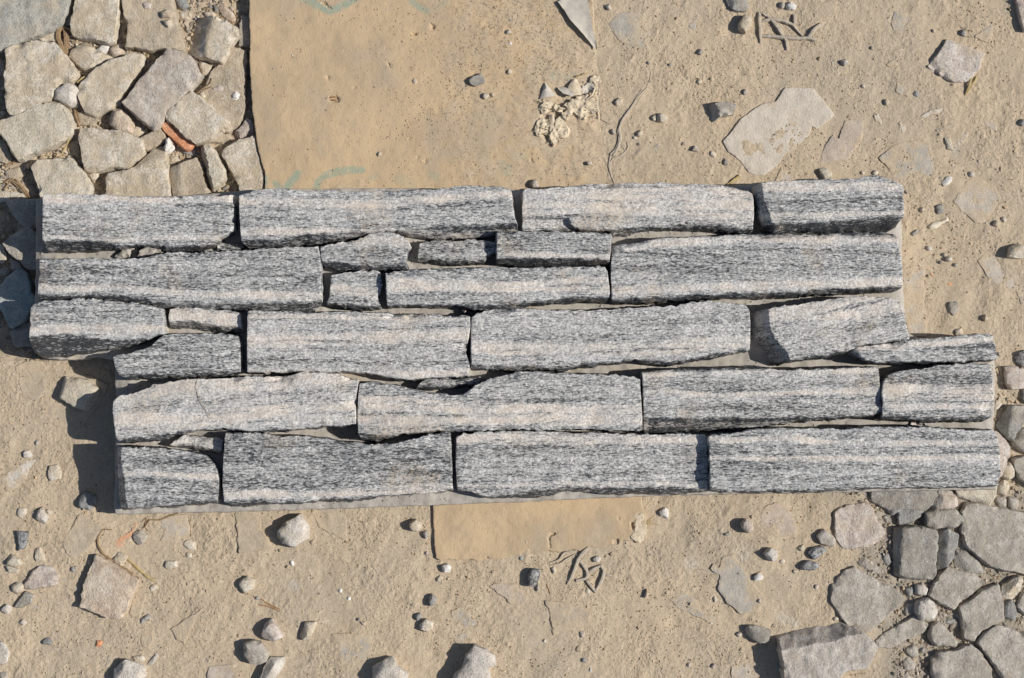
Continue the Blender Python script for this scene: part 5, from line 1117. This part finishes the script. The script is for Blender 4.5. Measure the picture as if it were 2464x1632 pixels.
 ('peb', 1.6, 'tan', 'pebble', "tiny tan pebble above left of the pinkish square block", "A4 o:1382,240,17", dict(p=1)),
 ('peb', 2.2, 'mid', 'pebble', "thin upright grey pebble above the pinkish square block", "A4 1600,270 1605,228 1637,240 1632,287", dict(c=3)),
 ('peb', 1.2, 'slate', 'pebble', "bluish pebble left below the pinkish square block", "A4 o:1247,740,28", dict(p=1)),
 ('peb', 1.4, 'tan', 'pebble', "tiny tan pebble above the round blue-grey buried slab", "A4 o:830,676,14", dict(c=2)),
 ('peb', 2.2, 'tan', 'pebble', "right of two tiny tan pebbles above the panel's top right stone", "A4 o:922,1357,25", dict(p=1)),
 ('peb', 1.4, 'tan', 'pebble', "left of two tiny tan pebbles above the panel's top right stone", "A4 o:825,1360,19", dict(p=1)),
 ('peb', 2.4, 'gtan', 'pebble', "grey-tan pebble above the buried pale square slab", "A4 o:1682,1370,28", dict(p=1)),
 ('peb', 1.8, 'white', 'pebble', "white flaky pebble left of the buried pale square slab", "A4 1448,1440 1490,1385 1530,1390 1525,1430 1470,1462", dict(c=3)),
 ('bur', .7, 'bgrey', 'flat_stone', "small round grey spot of stone left of the grey shadow-casting pebble", "A4 o:106,552,26", dict()),
 ('bur', 1, 'bwhite', 'flat_stone', "white tear-shaped buried chip above the round blue-grey slab", "A4 1093,962 1130,948 1167,1010 1140,1047", dict()),
 ('peb', 1.3, 'cream', 'pebble', "buff oval chip right of the round blue-grey buried slab", "A4 1473,1082 1510,1078 1542,1180 1490,1172", dict(c=2)),
 ('bur', .9, 'bwhite', 'flat_stone', "whitish buried chip right of the buff oval chip", "A4 1558,1130 1600,1058 1652,1040 1642,1102 1580,1152", dict()),
 ('peb', 3, 'mid', 'pebble', "dark pebble cut by the right edge, upper half", "A4 o:2085,962,30", dict(p=1)),
 ('peb', 5, 'pink', 'rubble_stone', "pinkish stone cut by the photo's top right corner", "A4 2028,0 2100,-40 2180,200 2100,245 2085,210", dict()),
 ('bur', .9, 'bwhite', 'flat_stone', "white ridge-like buried stone below the pinkish square block", "A4 1240,915 1290,905 1370,860 1455,850 1440,885 1350,905 1280,948", dict()),
 ('bur', .8, 'bgrey', 'flat_stone', "thin grey buried ridge above the buff oval chip", "A4 1395,1030 1480,985 1560,960 1545,1000 1460,1015", dict()),
 ('bur', .8, 'bgrey', 'flat_stone', "grey buried streak of stone left of the bluish pebble", "A4 1090,650 1120,640 1150,700 1130,750 1085,730", dict()),
 ('bur', .8, 'bgrey', 'flat_stone', "long grey buried patch below the lone shadow-casting grey pebble", "A4 1000,500 1060,470 1140,475 1100,510 1020,522", dict()),
 ('bur', .8, 'bpale', 'flat_stone', "pale buried streak right of the largest pale slab's top", "A4 715,735 760,695 775,710 740,785", dict()),
 ('bur', .8, 'bwhite', 'flat_stone', "hooked white buried chip above the frosted pinkish slab", "A4 910,910 930,880 975,950 970,975 925,950", dict()),
 ('bur', .8, 'bpale', 'flat_stone', "pale buried stone near the right edge, right of the white ridge", "A4 1740,925 1790,915 1870,970 1875,1020 1830,1030", dict()),
 ('peb', 4.5, 'mid', 'rubble_stone', "dark grey ribbed stone cut by the top edge", "A3 1775,-60 1950,-60 1967,50 1950,82 1870,82 1808,42", dict(c=3)),
 ('peb', 7, 'tan', 'pebble', "yellowish upright block-like pebble beside the clay-coated twig", "A3 1888,190 1930,108 1992,120 1987,190 1940,252 1893,222", dict(c=3, cw=.2)),
 ('peb', 8, 'gtan', 'rubble_stone', "wedge stone with a dark rough left face, above the largest pale slab", "A3 1560,850 1700,812 1790,793 1872,820 1852,892 1740,917 1640,987 1590,962", dict(f=[('W', "A3 1702,790 1742,900 1745,990", 1.5)], er=.7)),
 ('peb', 4.5, 'cream', 'pebble', "cream rounded pebble left of the dark-faced wedge stone", "A3 1240,910 1280,883 1332,920 1302,957 1250,952", dict(c=4)),
 ('peb', 2.2, 'tan', 'pebble', "tan flake touching the cream rounded pebble's left side", "A3 1203,920 1230,898 1242,942 1215,948", dict(c=2)),
 ('bur', .7, 'bgrey', 'flat_stone', "faint buried grey slab right of the pale paper flap", "A3 870,190 910,108 1100,90 1142,120 1202,270 1160,382 950,332 900,260", dict()),
 ('bur', .7, 'bgrey', 'flat_stone', "upper bluish dusty patch of stone, top right of middle", "A3 1478,210 1572,108 1540,242", dict()),
 ('bur', .7, 'bgrey', 'flat_stone', "lower bluish dusty patch of stone, top right of middle", "A3 1408,330 1450,258 1492,290 1450,352", dict()),
 ('bur', .7, 'bgrey', 'flat_stone', "bluish buried patch left of the largest pale slab's lower corner", "A3 1225,1150 1260,1120 1270,1190 1240,1215", dict()),
 ('peb', 2.6, 'paleq', 'pebble', "pale pointed pebble near the top edge, right of the paper flap", "A3 840,45 870,23 887,77 862,75", dict(c=3)),
 ('peb', 2.4, 'slate', 'pebble', "dark blue-grey pebble in the upper middle sand", "A3 1558,420 1580,378 1612,390 1590,432", dict(p=1)),
 ('peb', 2.6, 'tan', 'pebble', "tan pebble with a dark left side right of the brown root", "A3 915,800 950,765 975,780 965,815 930,828", dict(c=3)),
 ('peb', 3.4, 'tan', 'pebble', "round tan pebble right of the brown root's middle", "A3 o:1112,1048,30", dict(p=1)),
 ('peb', 3, 'pink', 'pebble', "pinkish pointed pebble left of the largest pale slab's lower corner", "A3 1520,1180 1545,1142 1575,1160 1572,1190", dict(c=3)),
 ('peb', 1.8, 'tan', 'pebble', "small tan pebble above the dark-faced wedge stone", "A3 o:1580,640,21", dict(p=1)),
 ('peb', 2.2, 'pink', 'pebble', "brownish pebble above the largest pale slab's left top", "A3 o:1942,720,21", dict(c=3)),
 ('peb', 2.4, 'gtan', 'pebble', "grey-brown pebble touching the brown root", "A3 o:898,1035,24", dict(p=1)),
 ('peb', 1.6, 'slate', 'pebble', "left of two tiny bluish pebbles above the dark-faced wedge stone", "A3 o:1175,492,15", dict(p=1)),
 ('peb', 1.6, 'slate', 'pebble', "right of two tiny bluish pebbles above the dark-faced wedge stone", "A3 o:1350,505,14", dict(p=1)),
 ('peb', 2, 'mid', 'pebble', "small grey pebble just left under the largest pale slab's lower edge", "A3 o:1788,1275,22", dict(c=3)),
 ('peb', 1.6, 'tan', 'pebble', "flat buff pebble halfway between the brown root and the largest pale slab", "A3 o:1685,1212,28", dict(p=1)),
 ('peb', 1.3, 'paleq', 'pebble', "tiny pale pebble below the tan pebble beside the brown root", "A3 o:1072,1082,16", dict(p=1)),
 ('peb', 1.4, 'gtan', 'pebble', "tiny grey pebble under the round tan pebble by the brown root", "A3 o:1105,1132,15", dict(p=1)),
 # --- on the cardboard
 ('crd', 3.2, 'grey', 'pebble', "flat grey squarish chip lying on the cardboard", "A2 1725,628 1760,600 1820,573 1842,605 1857,642 1770,677 1735,660", dict(er=.7)),
 ('crd', 2.6, 'gtan', 'pebble', "round grey pebble on the cardboard's dusty right side", "A2 o:2036,250,21", dict(p=1)),
 ('crd', 2.4, 'tan', 'pebble', "tan pebble just below the flat grey chip on the cardboard", "A2 o:1858,750,25", dict(c=3)),
 ('crd', 1.4, 'tan', 'pebble', "dust-covered pebble left of the flat grey chip on the cardboard", "A2 o:1300,636,23", dict(p=1)),
 ('crd', 1.4, 'white', 'pebble', "whitish crumb on the cardboard below the round grey pebble", "A2 o:2052,342,15", dict(p=1)),
 ('crd', 1.5, 'tan', 'pebble', "little crumb right of the tan pebble below the flat grey chip", "A2 o:1912,742,16", dict(p=1)),
 ('crd', 1.4, 'tan', 'pebble', "dust-covered crumb on the lower left of the cardboard", "A2 o:1022,1210,19", dict(p=1)),
 ('crd', 2, 'tan', 'pebble', "brown crumb on the cardboard near its right side, level with the grey chip", "A2 o:2045,565,18", dict(c=3)),
 ('crd', 1.2, 'slate', 'pebble', "tiny dark pebble at the cardboard's dusty upper right", "A2 o:2045,158,14", dict(p=1)),
 ('crd', 4, 'gtan', 'pebble', "grey-tan pebble on the cardboard touching the panel's top edge", "A3 245,1440 270,1405 305,1412 312,1470 260,1475", dict(p=1)),
 ('crd', 1.4, 'cream', 'pebble', "pale square crumb on the cardboard below the torn paper", "A3 695,1272 728,1268 732,1295 700,1298", dict(c=2)),
]

def outline(s, seed):
    out = []
    if 'o:' in s:
        w = s.split(); t = w[0]
        c = [q for q in w if q.startswith('o:')][0][2:].split(',')
        rg = np.random.RandomState(seed)
        n = 9; a = rg.rand() * 6; r = float(c[2])
        e = 1 + .25 * (rg.rand() - .3); th = rg.rand() * 3.14
        pts = []
        for i in range(n):
            f_ = a + 6.283 * i / n; rr = r * (.86 + .28 * rg.rand())
            u, v_ = rr * math.cos(f_) * e, rr * math.sin(f_) / e
            pts.append("%.1f,%.1f" % (float(c[0]) + u * math.cos(th) - v_ * math.sin(th), float(c[1]) + u * math.sin(th) + v_ * math.cos(th)))
        s = t + ' ' + ' '.join(pts)
    return T('P', s)

CATS = {'rubble_stone': 'stone', 'flat_stone': 'flat stone', 'pebble': 'pebble', 'clod': 'clod', 'brick_fragment': 'brick', 'chalk_lump': 'chalk'}
for i, (kind, h, mat, name, label, s_, op) in enumerate(STONES):
    px_ = outline(s_, i)
    c0 = place([px_.mean(0)], 0)[0]
    g = gz_at(*c0) if kind in ('peb', 'bur') else 0
    if kind == 'nw' or kind == 'sh': zt, zb = h, op.get('b', -9.5)
    elif kind == 'se': zt, zb = h, -6.5
    elif kind == 'crd': zt, zb = 2.6 + h, 1.6
    elif kind == 'bur':
        ring_ = place(px_, 0); gg = ground_z(ring_[:, 0], ring_[:, 1])
        zt = float(np.median(np.append(gg, g))) + h * .45 - .1; zb = zt - 7
    else: zt, zb = g + h, g - 1.6
    poly = place(px_, zt)
    size = float(np.sqrt(abs(area2(poly)) / 2))
    sp = op.get('s', 1.7 if size > 22 else 1.3 if size > 9 else .9 if size > 5 else .62)
    kw = dict(er=min(op.get('er', 1.1) * .36, size * .12), rough=min(.65, .06 + size * .022), fine=.4, jag=min(.6, .12 + size * .016), flare=.9 if kind in ('nw', 'se') else .3, nicks=0 if size < 5 else 3 if size < 12 else 7, nr_=min(2.6, size * .13), nd=.7)
    if kind == 'bur': kw.update(rough=.36, jag=.35 if mat == 'bclear' else .6, er=.35, nicks=0)
    if op.get('p'): kw['dome'] = .7; kw['nicks'] = 0
    if op.get('c'):
        kw.update(chip=op['c'], chipw=op.get('cw', .6), chipd=.45, dome=.18)
    rg = np.random.RandomState(i + 40)
    fc = [(q, T('P', w), k_) for q, w, k_ in op.get('f', [])]
    tl = op.get('t', ((rg.rand() - .5) * .03, (rg.rand() - .5) * .03) if kind != 'bur' else ((rg.rand() - .5) * .012, (rg.rand() - .5) * .012))
    v, f, a = slab(poly, zt, zb, sp, seed=i * 7 % 53, facets=fc, tilt=tl, rnd=size > 3, **kw)
    a.pop('mica')
    o = mesh_obj(name, v, f, mat, None, a if kind == 'bur' else None)
    tag(o, label, CATS[name], G_['peb'] if kind == 'crd' else G_[kind])
# ------------------------------------------------------------------ twigs, roots, straw
def tube_data(pts, r, seed=0, seg=6, z0=None, wob=.25, rise=0.):
    """round stem along pixel points, resting on the sand; r (mm) may be one number per point"""
    pts = np.array(pts); n = len(pts)
    r = (np.full(n, r) if np.isscalar(r) else np.array(r, float)) * .78
    L = np.concatenate([[0], np.cumsum(np.linalg.norm(np.diff(pts, axis=0), axis=1))]) * K
    m = max(4, int(L[-1] / 1.2))
    t = np.linspace(0, L[-1], m)
    p = place(np.stack([np.interp(t, L, pts[:, 0]), np.interp(t, L, pts[:, 1])], 1), .5)
    for _ in range(2):
        p[1:-1] = (p[:-2] + 2 * p[1:-1] + p[2:]) / 4
    p += np.stack([fbm(t, t * 0 + seed, 5, seed, 2), fbm(t, t * 0 + seed + 9, 5, seed + 1, 2)], 1) * wob
    ri = np.interp(t, L, r) * (1 + .22 * fbm(t, t * 0, 2.5, seed + 2, 2))
    z = (ground_z(p[:, 0], p[:, 1]) if z0 is None else np.full(m, float(z0)))
    z = np.convolve(np.pad(z, 3, 'edge'), np.ones(7) / 7, 'valid') + ri * .55 + rise * np.sin(np.linspace(0, 3.14, m))
    d = np.gradient(p, axis=0); d /= np.linalg.norm(d, axis=1)[:, None] + 1e-9
    V = []
    for i in range(m):
        for j in range(seg):
            a_ = 6.283 * j / seg
            V.append((p[i, 0] - d[i, 1] * math.cos(a_) * ri[i], p[i, 1] + d[i, 0] * math.cos(a_) * ri[i], z[i] + math.sin(a_) * ri[i]))
    F = [[i * seg + j, (i + 1) * seg + j, (i + 1) * seg + (j + 1) % seg, i * seg + (j + 1) % seg] for i in range(m - 1) for j in range(seg)]
    F += [list(range(seg))[::-1], [(m - 1) * seg + j for j in range(seg)]]
    return V, F
def stems(name, mat, label, cat, branches, group=None, z0=None, rise=0.):
    root = None
    V = []; F = []
    for i, (s_, r_) in enumerate(branches):
        v, f = tube_data(T('P', s_), r_, i + len(label), z0=z0, rise=rise)
        k = len(V); V += v; F += [[q + k for q in w] for w in f]
    o = mesh_obj(name, np.array(V), F, mat)
    return tag(o, label, cat, group)
stems('branched_twig', 'twig', "branched grey twig lying below the lower cardboard piece", 'twig', [
    ("D3 705,540 650,592 622,640 600,700 578,762 540,832", [1.6, 1.7, 1.7, 1.5, 1.4, .6]), ("D3 640,645 680,700 702,742 690,782 612,802", [1.4, 1.5, 1.6, 1.5, 1.3]),
    ("D3 702,742 750,705 808,680", [1.4, 1.4, 1.2]), ("D3 800,682 830,720 812,782 780,850 760,892", [1.3, 1.6, 1.6, 1.5, 1.2]),
    ("D3 690,800 740,862 764,892", [1.2, 1.3, 1.4]), ("D3 830,750 888,762", [1.0, .8]), ("D3 392,662 470,642 512,580 604,568", [.5, .8, .9, .8]), ("D3 400,682 480,670 530,632 602,592", [.5, .7, .8, .7])], rise=.6)
stems('branched_twig', 'twig', "clay-coated branching twig at the top right of middle", 'twig', [
    ("A4 20,280 60,282 180,290 300,302 400,302 455,312", [1.3, 1.6, 1.8, 1.7, 1.8, 1.7]), ("A4 62,110 110,160 150,212 190,272 225,322 228,398", [1.1, 1.8, 1.9, 1.7, 1.6, 1.2]),
    ("A4 20,172 110,150 200,165 270,190 312,242 352,282", [1.2, 1.6, 1.6, 1.6, 1.5, 1.4]), ("A4 282,112 292,188", [1.5, 1.5]), ("A4 400,292 440,232 492,190", [1.6, 1.8, 1.7]),
    ("A4 10,96 12,220 22,342", [1.3, 1.5, 1.1]), ("A4 20,95 70,130", [1.0, 1.2])], rise=.9)
stems('dry_root', 'twig', "long bent fibrous root beside the cardboard's right edge", 'root', [
    ("A3 1165,690 1090,765 1040,850 980,930 945,1010 960,1080 940,1160 900,1225", [.4, .6, .9, 1.1, 1.2, 1.2, 1.1, .8]), ("A3 1130,700 1070,790 1020,880 965,950 938,1030 948,1090 925,1170 880,1215", [.4, .6, .8, .9, .9, .9, .9, .8]),
    ("A3 1010,1120 1020,1170 960,1220 900,1240 870,1290 880,1360 910,1440", [.4, .5, .6, .6, .6, .5, .4]), ("A3 960,1130 1000,1190 950,1235 890,1220", [.4, .5, .5, .5]), ("A3 880,1215 862,1300 890,1400", [.6, .6, .4]),
    ("A3 1180,520 1200,590 1165,690", [.2, .3, .3])])
stems('dry_root', 'twig', "short grey rootlet right of the torn paper", 'root', [("A3 808,935 850,960 890,975", [.6, .8, .5])])
stems('wood_stick', 'straw', "short pale stick above the panel's top edge", 'stick', [("A3 1795,1455 1850,1415 1892,1385", [1.2, 1.6, 1.7])])
stems('straw_stalk', 'straw', "split straw stalk at the pinkish square block", 'straw', [("A4 1630,745 1660,660 1692,570", [.5, 1.2, 1.1]), ("A4 1632,748 1690,660 1722,600", [.5, .8, .7])], rise=1.5)
stems('straw_stalk', 'straw', "thin yellow straw right of the rust-tinted slab", 'straw', [("D1 950,578 1010,642 1100,722 1180,792 1218,812", [.6, .9, 1.0, .7, .4]), ("D1 1000,640 1100,745 1160,760 1225,790", [.3, .5, .4, .3])])
stems('dry_root', 'root', "thin brown root looping above the rust-tinted slab", 'root', [("D1 880,402 800,400 768,460 772,530 820,602 900,652 1000,722 1092,782", [.5, .8, .9, .9, 1.1, 1.0, .9, .5]), ("D1 900,660 980,740 1060,780 1095,830", [.3, .6, .6, .3])])
stems('dry_root', 'root', "hair-thin root arching below the panel's bottom edge", 'root', [("D1 1135,385 1180,320 1250,330 1340,290 1400,272", [.5, .6, .7, .7, .5]), ("D1 1110,340 1160,300 1135,370 1165,410", [.4, .5, .5, .4]), ("D1 1475,285 1490,350 1498,450", [.4, .5, .4])])
stems('pine_needle', 'needle', "pair of brown pine needles in the lower left of middle", 'pine needle', [("D2 75,995 150,1005 242,1045", [.45, .5, .35]), ("D2 90,950 170,1000 245,1030", [.45, .5, .35])])
stems('pine_needle', 'needle', "short brown needle left of the branched grey twig", 'pine needle', [("D3 380,830 405,908", [.4, .4])])
stems('pine_needle', 'needle', "brown needle touching the white triangular chip", 'pine needle', [("D3 1995,760 2055,728", [.4, .4])])
stems('straw_stalk', 'straw', "splayed straw bits at the torn corner of the lower cardboard piece", 'straw', [("D3 1165,350 1265,365", [.4, .4]), ("D3 1170,340 1220,290", [.4, .3]), ("D3 1175,360 1200,330", [.4, .3])])
stems('dry_root', 'root', "twisted dry root curl in the gap below the blue-grey slab", 'root', [
    ("A1 550,230 490,205 450,225 440,290 470,340 500,400 525,440", [1.2, 1.6, 2.4, 2.6, 2.4, 1.8, .8]), ("A1 480,215 510,260 500,330 515,400 530,430", [1.0, 1.8, 1.9, 1.4, .6]),
    ("A1 430,240 420,270 455,330 490,390", [.8, 1.2, 1.2, .8]), ("A1 530,240 520,300 530,370", [.7, 1.1, .7])], z0=-4)
stems('dry_root', 'root', "brown root strand left of the orange-stained stone", 'root', [("A1 570,830 580,900 610,985", [.8, 1.2, .8]), ("A1 585,840 600,900 615,950", [.6, .8, .5])], z0=-5.5)
stems('straw_stalk', 'straw', "curved straw along the cream brick-shaped stone's right end", 'straw', [("A1 560,985 560,1050 530,1110 500,1180 470,1240", [.4, .7, .8, .7, .4]), ("A1 545,990 550,1060 490,1120", [.3, .5, .3])], z0=-1)
stems('straw_stalk', 'straw', "bent straw blade between the five-sided and leaf-shaped stones", 'straw', [("A1 605,650 640,615 680,592", [.9, 1.1, .7])], z0=-1)
stems('dry_root', 'root', "tangle of brown fibres at the left edge above the panel", 'root', [
    ("A1 0,1440 60,1400 130,1440 180,1500 230,1560", [.6, 1.0, 1.0, 1.0, .6]), ("A1 0,1300 60,1270 140,1265", [.6, .9, .5]), ("A1 0,1410 80,1420 150,1490 200,1550", [.5, .8, .8, .5]), ("A1 100,1400 150,1450 215,1530", [.5, .8, .5]), ("A1 10,1480 70,1410 90,1380", [.5, .7, .4])], z0=-5.5)
stems('dry_root', 'root', "thin root strands on the crumb-strewn slab's left rim", 'root', [("A1 1560,720 1600,690 1650,660 1665,610", [.4, .6, .6, .4]), ("A1 1540,735 1610,700 1660,680", [.4, .5, .4])], z0=-1)
stems('dry_root', 'root', "brown rootlets in the gap below the largest grey-tan slab", 'root', [("D4 1650,560 1720,640 1800,720 1860,780 1900,830", [.5, .7, .7, .6, .4]), ("D4 1770,700 1830,710 1900,790", [.4, .5, .4])], z0=-2.5)
stems('dry_root', 'twig', "thin fibres in the gap left of the lozenge-shaped stone", 'root', [("D4 960,800 1020,840 1060,880", [.4, .5, .3]), ("D4 1240,870 1215,940 1205,985", [.3, .5, .3])], z0=-3)
stems('straw_stalk', 'needle', "hairline dry stalk with a frayed tip lying on the cardboard", 'straw', [("A2 470,775 560,780 640,778", [.25, .35, .4]), ("A2 640,770 680,765", [.6, .7]), ("A2 640,790 690,795", [.5, .7])], z0=2.9)
stems('root_hair', 'root', "hair-thin curved root on the large pink banded ledge stone", 'root', [("C1 1600,450 1625,520 1670,600 1720,690", [.12, .22, .22, .12]), ("C1 1600,450 1605,390 1625,370", [.12, .18, .12])], z0=34.3)

# ------------------------------------------------------------------ loose grains nobody could count
ICO = None
def chip_template(rg):
    p = rg.randn(9, 3); p /= np.linalg.norm(p, axis=1)[:, None]
    import bmesh
    bm = bmesh.new()
    for q in p: bm.verts.new(q)
    bmesh.ops.convex_hull(bm, input=bm.verts)
    bm.verts.ensure_lookup_table()
    loose = [v for v in bm.verts if not v.link_faces]
    bmesh.ops.delete(bm, geom=loose, context='VERTS')
    bmesh.ops.triangulate(bm, faces=bm.faces)
    bm.verts.index_update()
    V = np.array([v.co[:] for v in bm.verts]); F = np.array([[v.index for v in f.verts] for f in bm.faces])
    bm.free()
    return V, F
_rg = np.random.RandomState(77)
TEMPL = [chip_template(_rg) for _ in range(14)]
def grains(name, label, x, y, z, r, tones, seed, squash=.75, sink=.3):
    rg = np.random.RandomState(seed)
    Vs = []; Fs = []; Cs = []; k = 0
    which = rg.randint(0, len(TEMPL), len(x))
    for ti, (TV, TF) in enumerate(TEMPL):
        s = np.where(which == ti)[0]
        if len(s) == 0: continue
        a = rg.rand(len(s)) * 6.283
        sc = r[s][:, None] * np.stack([.8 + .6 * rg.rand(len(s)), .7 + .4 * rg.rand(len(s)), squash * (.7 + .5 * rg.rand(len(s)))], 1)
        L = TV[None] * sc[:, None, :]
        ca, sa = np.cos(a)[:, None], np.sin(a)[:, None]
        X = L[..., 0] * ca - L[..., 1] * sa + x[s][:, None]; Y = L[..., 0] * sa + L[..., 1] * ca + y[s][:, None]
        Zz = L[..., 2] + (z[s] + r[s] * sink)[:, None]
        Vs.append(np.stack([X, Y, Zz], -1).reshape(-1, 3))
        Fs.append((TF[None] + (np.arange(len(s)) * len(TV))[:, None, None] + k).reshape(-1, 3))
        t = tones[rg.randint(0, len(tones), len(s))] * (.75 + .5 * rg.rand(len(s)))[:, None]
        Cs.append(np.repeat(np.concatenate([t, np.ones((len(s), 1))], 1), len(TV), 0))
        k += len(s) * len(TV)
    o = mesh_obj(name, np.concatenate(Vs), np.concatenate(Fs), 'grains', None, {'tone': np.concatenate(Cs)}, smooth=False, origin=np.array([0., 0, 0]))
    return tag(o, label, 'gravel', kind='stuff')
TONES = np.array([(.47, .36, .23), (.42, .33, .22), (.50, .40, .27), (.40, .32, .23), (.57, .50, .40), (.34, .29, .23), (.27, .25, .23), (.46, .38, .30), (.60, .56, .50), (.50, .33, .2)])
def rand_xy(n, seed, pxbox):
    rg = np.random.RandomState(seed)
    q = np.stack([pxbox[0] + rg.rand(n) * (pxbox[2] - pxbox[0]), pxbox[1] + rg.rand(n) * (pxbox[3] - pxbox[1])], 1)
    p = place(q, 0)
    return p[:, 0], p[:, 1], q, rg
# grit strewn over the open sand
x, y, q, rg = rand_xy(62000, 5, (-60, -60, 2524, 1692))
keep = (sdist(CP, x, y) < 0) & (sdist(place(C2, 2.8), x, y) < 0) & (sdist(PANEL, x, y) < 1) & (sdist(PIT_NW, x, y) < 0)
keep &= rg.rand(len(x)) < .25 + .75 * sstep(-.2, .5, fbm(x, y, 40, 21, 3))
x, y = x[keep], y[keep]
r = .2 + .62 * rg.rand(len(x)) ** 2.6
r[rg.rand(len(x)) < .015] *= 2.0
grains("sand_grit", "fine grit and crumbs strewn over the open sand", x, y, ground_z(x, y), r, np.concatenate([TONES[:4], TONES[:4], TONES[:4], TONES]), 6)
# gravel in the gaps of the two rubble patches
x, y, q, rg = rand_xy(15000, 8, (-60, -60, 720, 900))
k = sdist(PIT_NW, x, y) > -3
x, y = x[k], y[k]; r = .5 + 2.0 * rg.rand(len(x)) ** 2.2
grains("gravel", "small gravel and chips filling the gaps of the upper left rubble", x, y, ground_z(x, y), r, TONES[:8], 9)
x, y, q, rg = rand_xy(9000, 10, (1950, 850, 2540, 1700))
k = sdist(PIT_SE, x, y) > -12
x, y = x[k], y[k]; r = .4 + 1.5 * rg.rand(len(x)) ** 2.6
grains("gravel", "small gravel in the gaps of the lower right rubble", x, y, ground_z(x, y), r, TONES[[1, 3, 5, 6, 4, 7]] * .9, 11)
# sand and grit on the cardboard
x, y, q, rg = rand_xy(26000, 12, (620, -40, 1450, 450))
w = card_sand(x, y, 3.0)
sp_ = .06 + .9 * np.exp(-((q[:, 0] - 1290) / 80) ** 2 - ((q[:, 1] - 90) / 130) ** 2) + .45 * w + .5 * np.exp(-((q[:, 0] - 1080 + (q[:, 1] - 250) * .7) / 90) ** 2) * (q[:, 1] < 340)
k = (rg.rand(len(x)) < sp_ * .8) & (sdist(CP, x, y) > 1)
x, y = x[k], y[k]
r = .2 + .42 * rg.rand(len(x)) ** 3.0
cz = card_z(x, y, np.full(len(x), CZ))
grains("loose_sand", "loose sand and grit scattered on the cardboard", x, y, cz, r, np.concatenate([TONES[:4], TONES[:4], TONES]), 13)

# crumbs of mortar and sand caught in the joints of the panel
x, y, q, rg = rand_xy(9000, 14, (70, 430, 2410, 1240))
k = sdist(MP, x, y) > 1.0
x, y = x[k], y[k]
k = fbm(x, y, 25, 45, 3) > -.05
x, y = x[k], y[k]
mz = mortar_z(x, y, np.full(len(x), ZM))
g_ = grains("mortar_crumbs", None, x, y, mz, .2 + .7 * rg.rand(len(x)) ** 3, np.array([(.46, .42, .37), (.5, .42, .31), (.36, .33, .30), (.42, .4, .37)]), 15)
del g_['category']
g_.parent = panel; g_.location = -panel.location
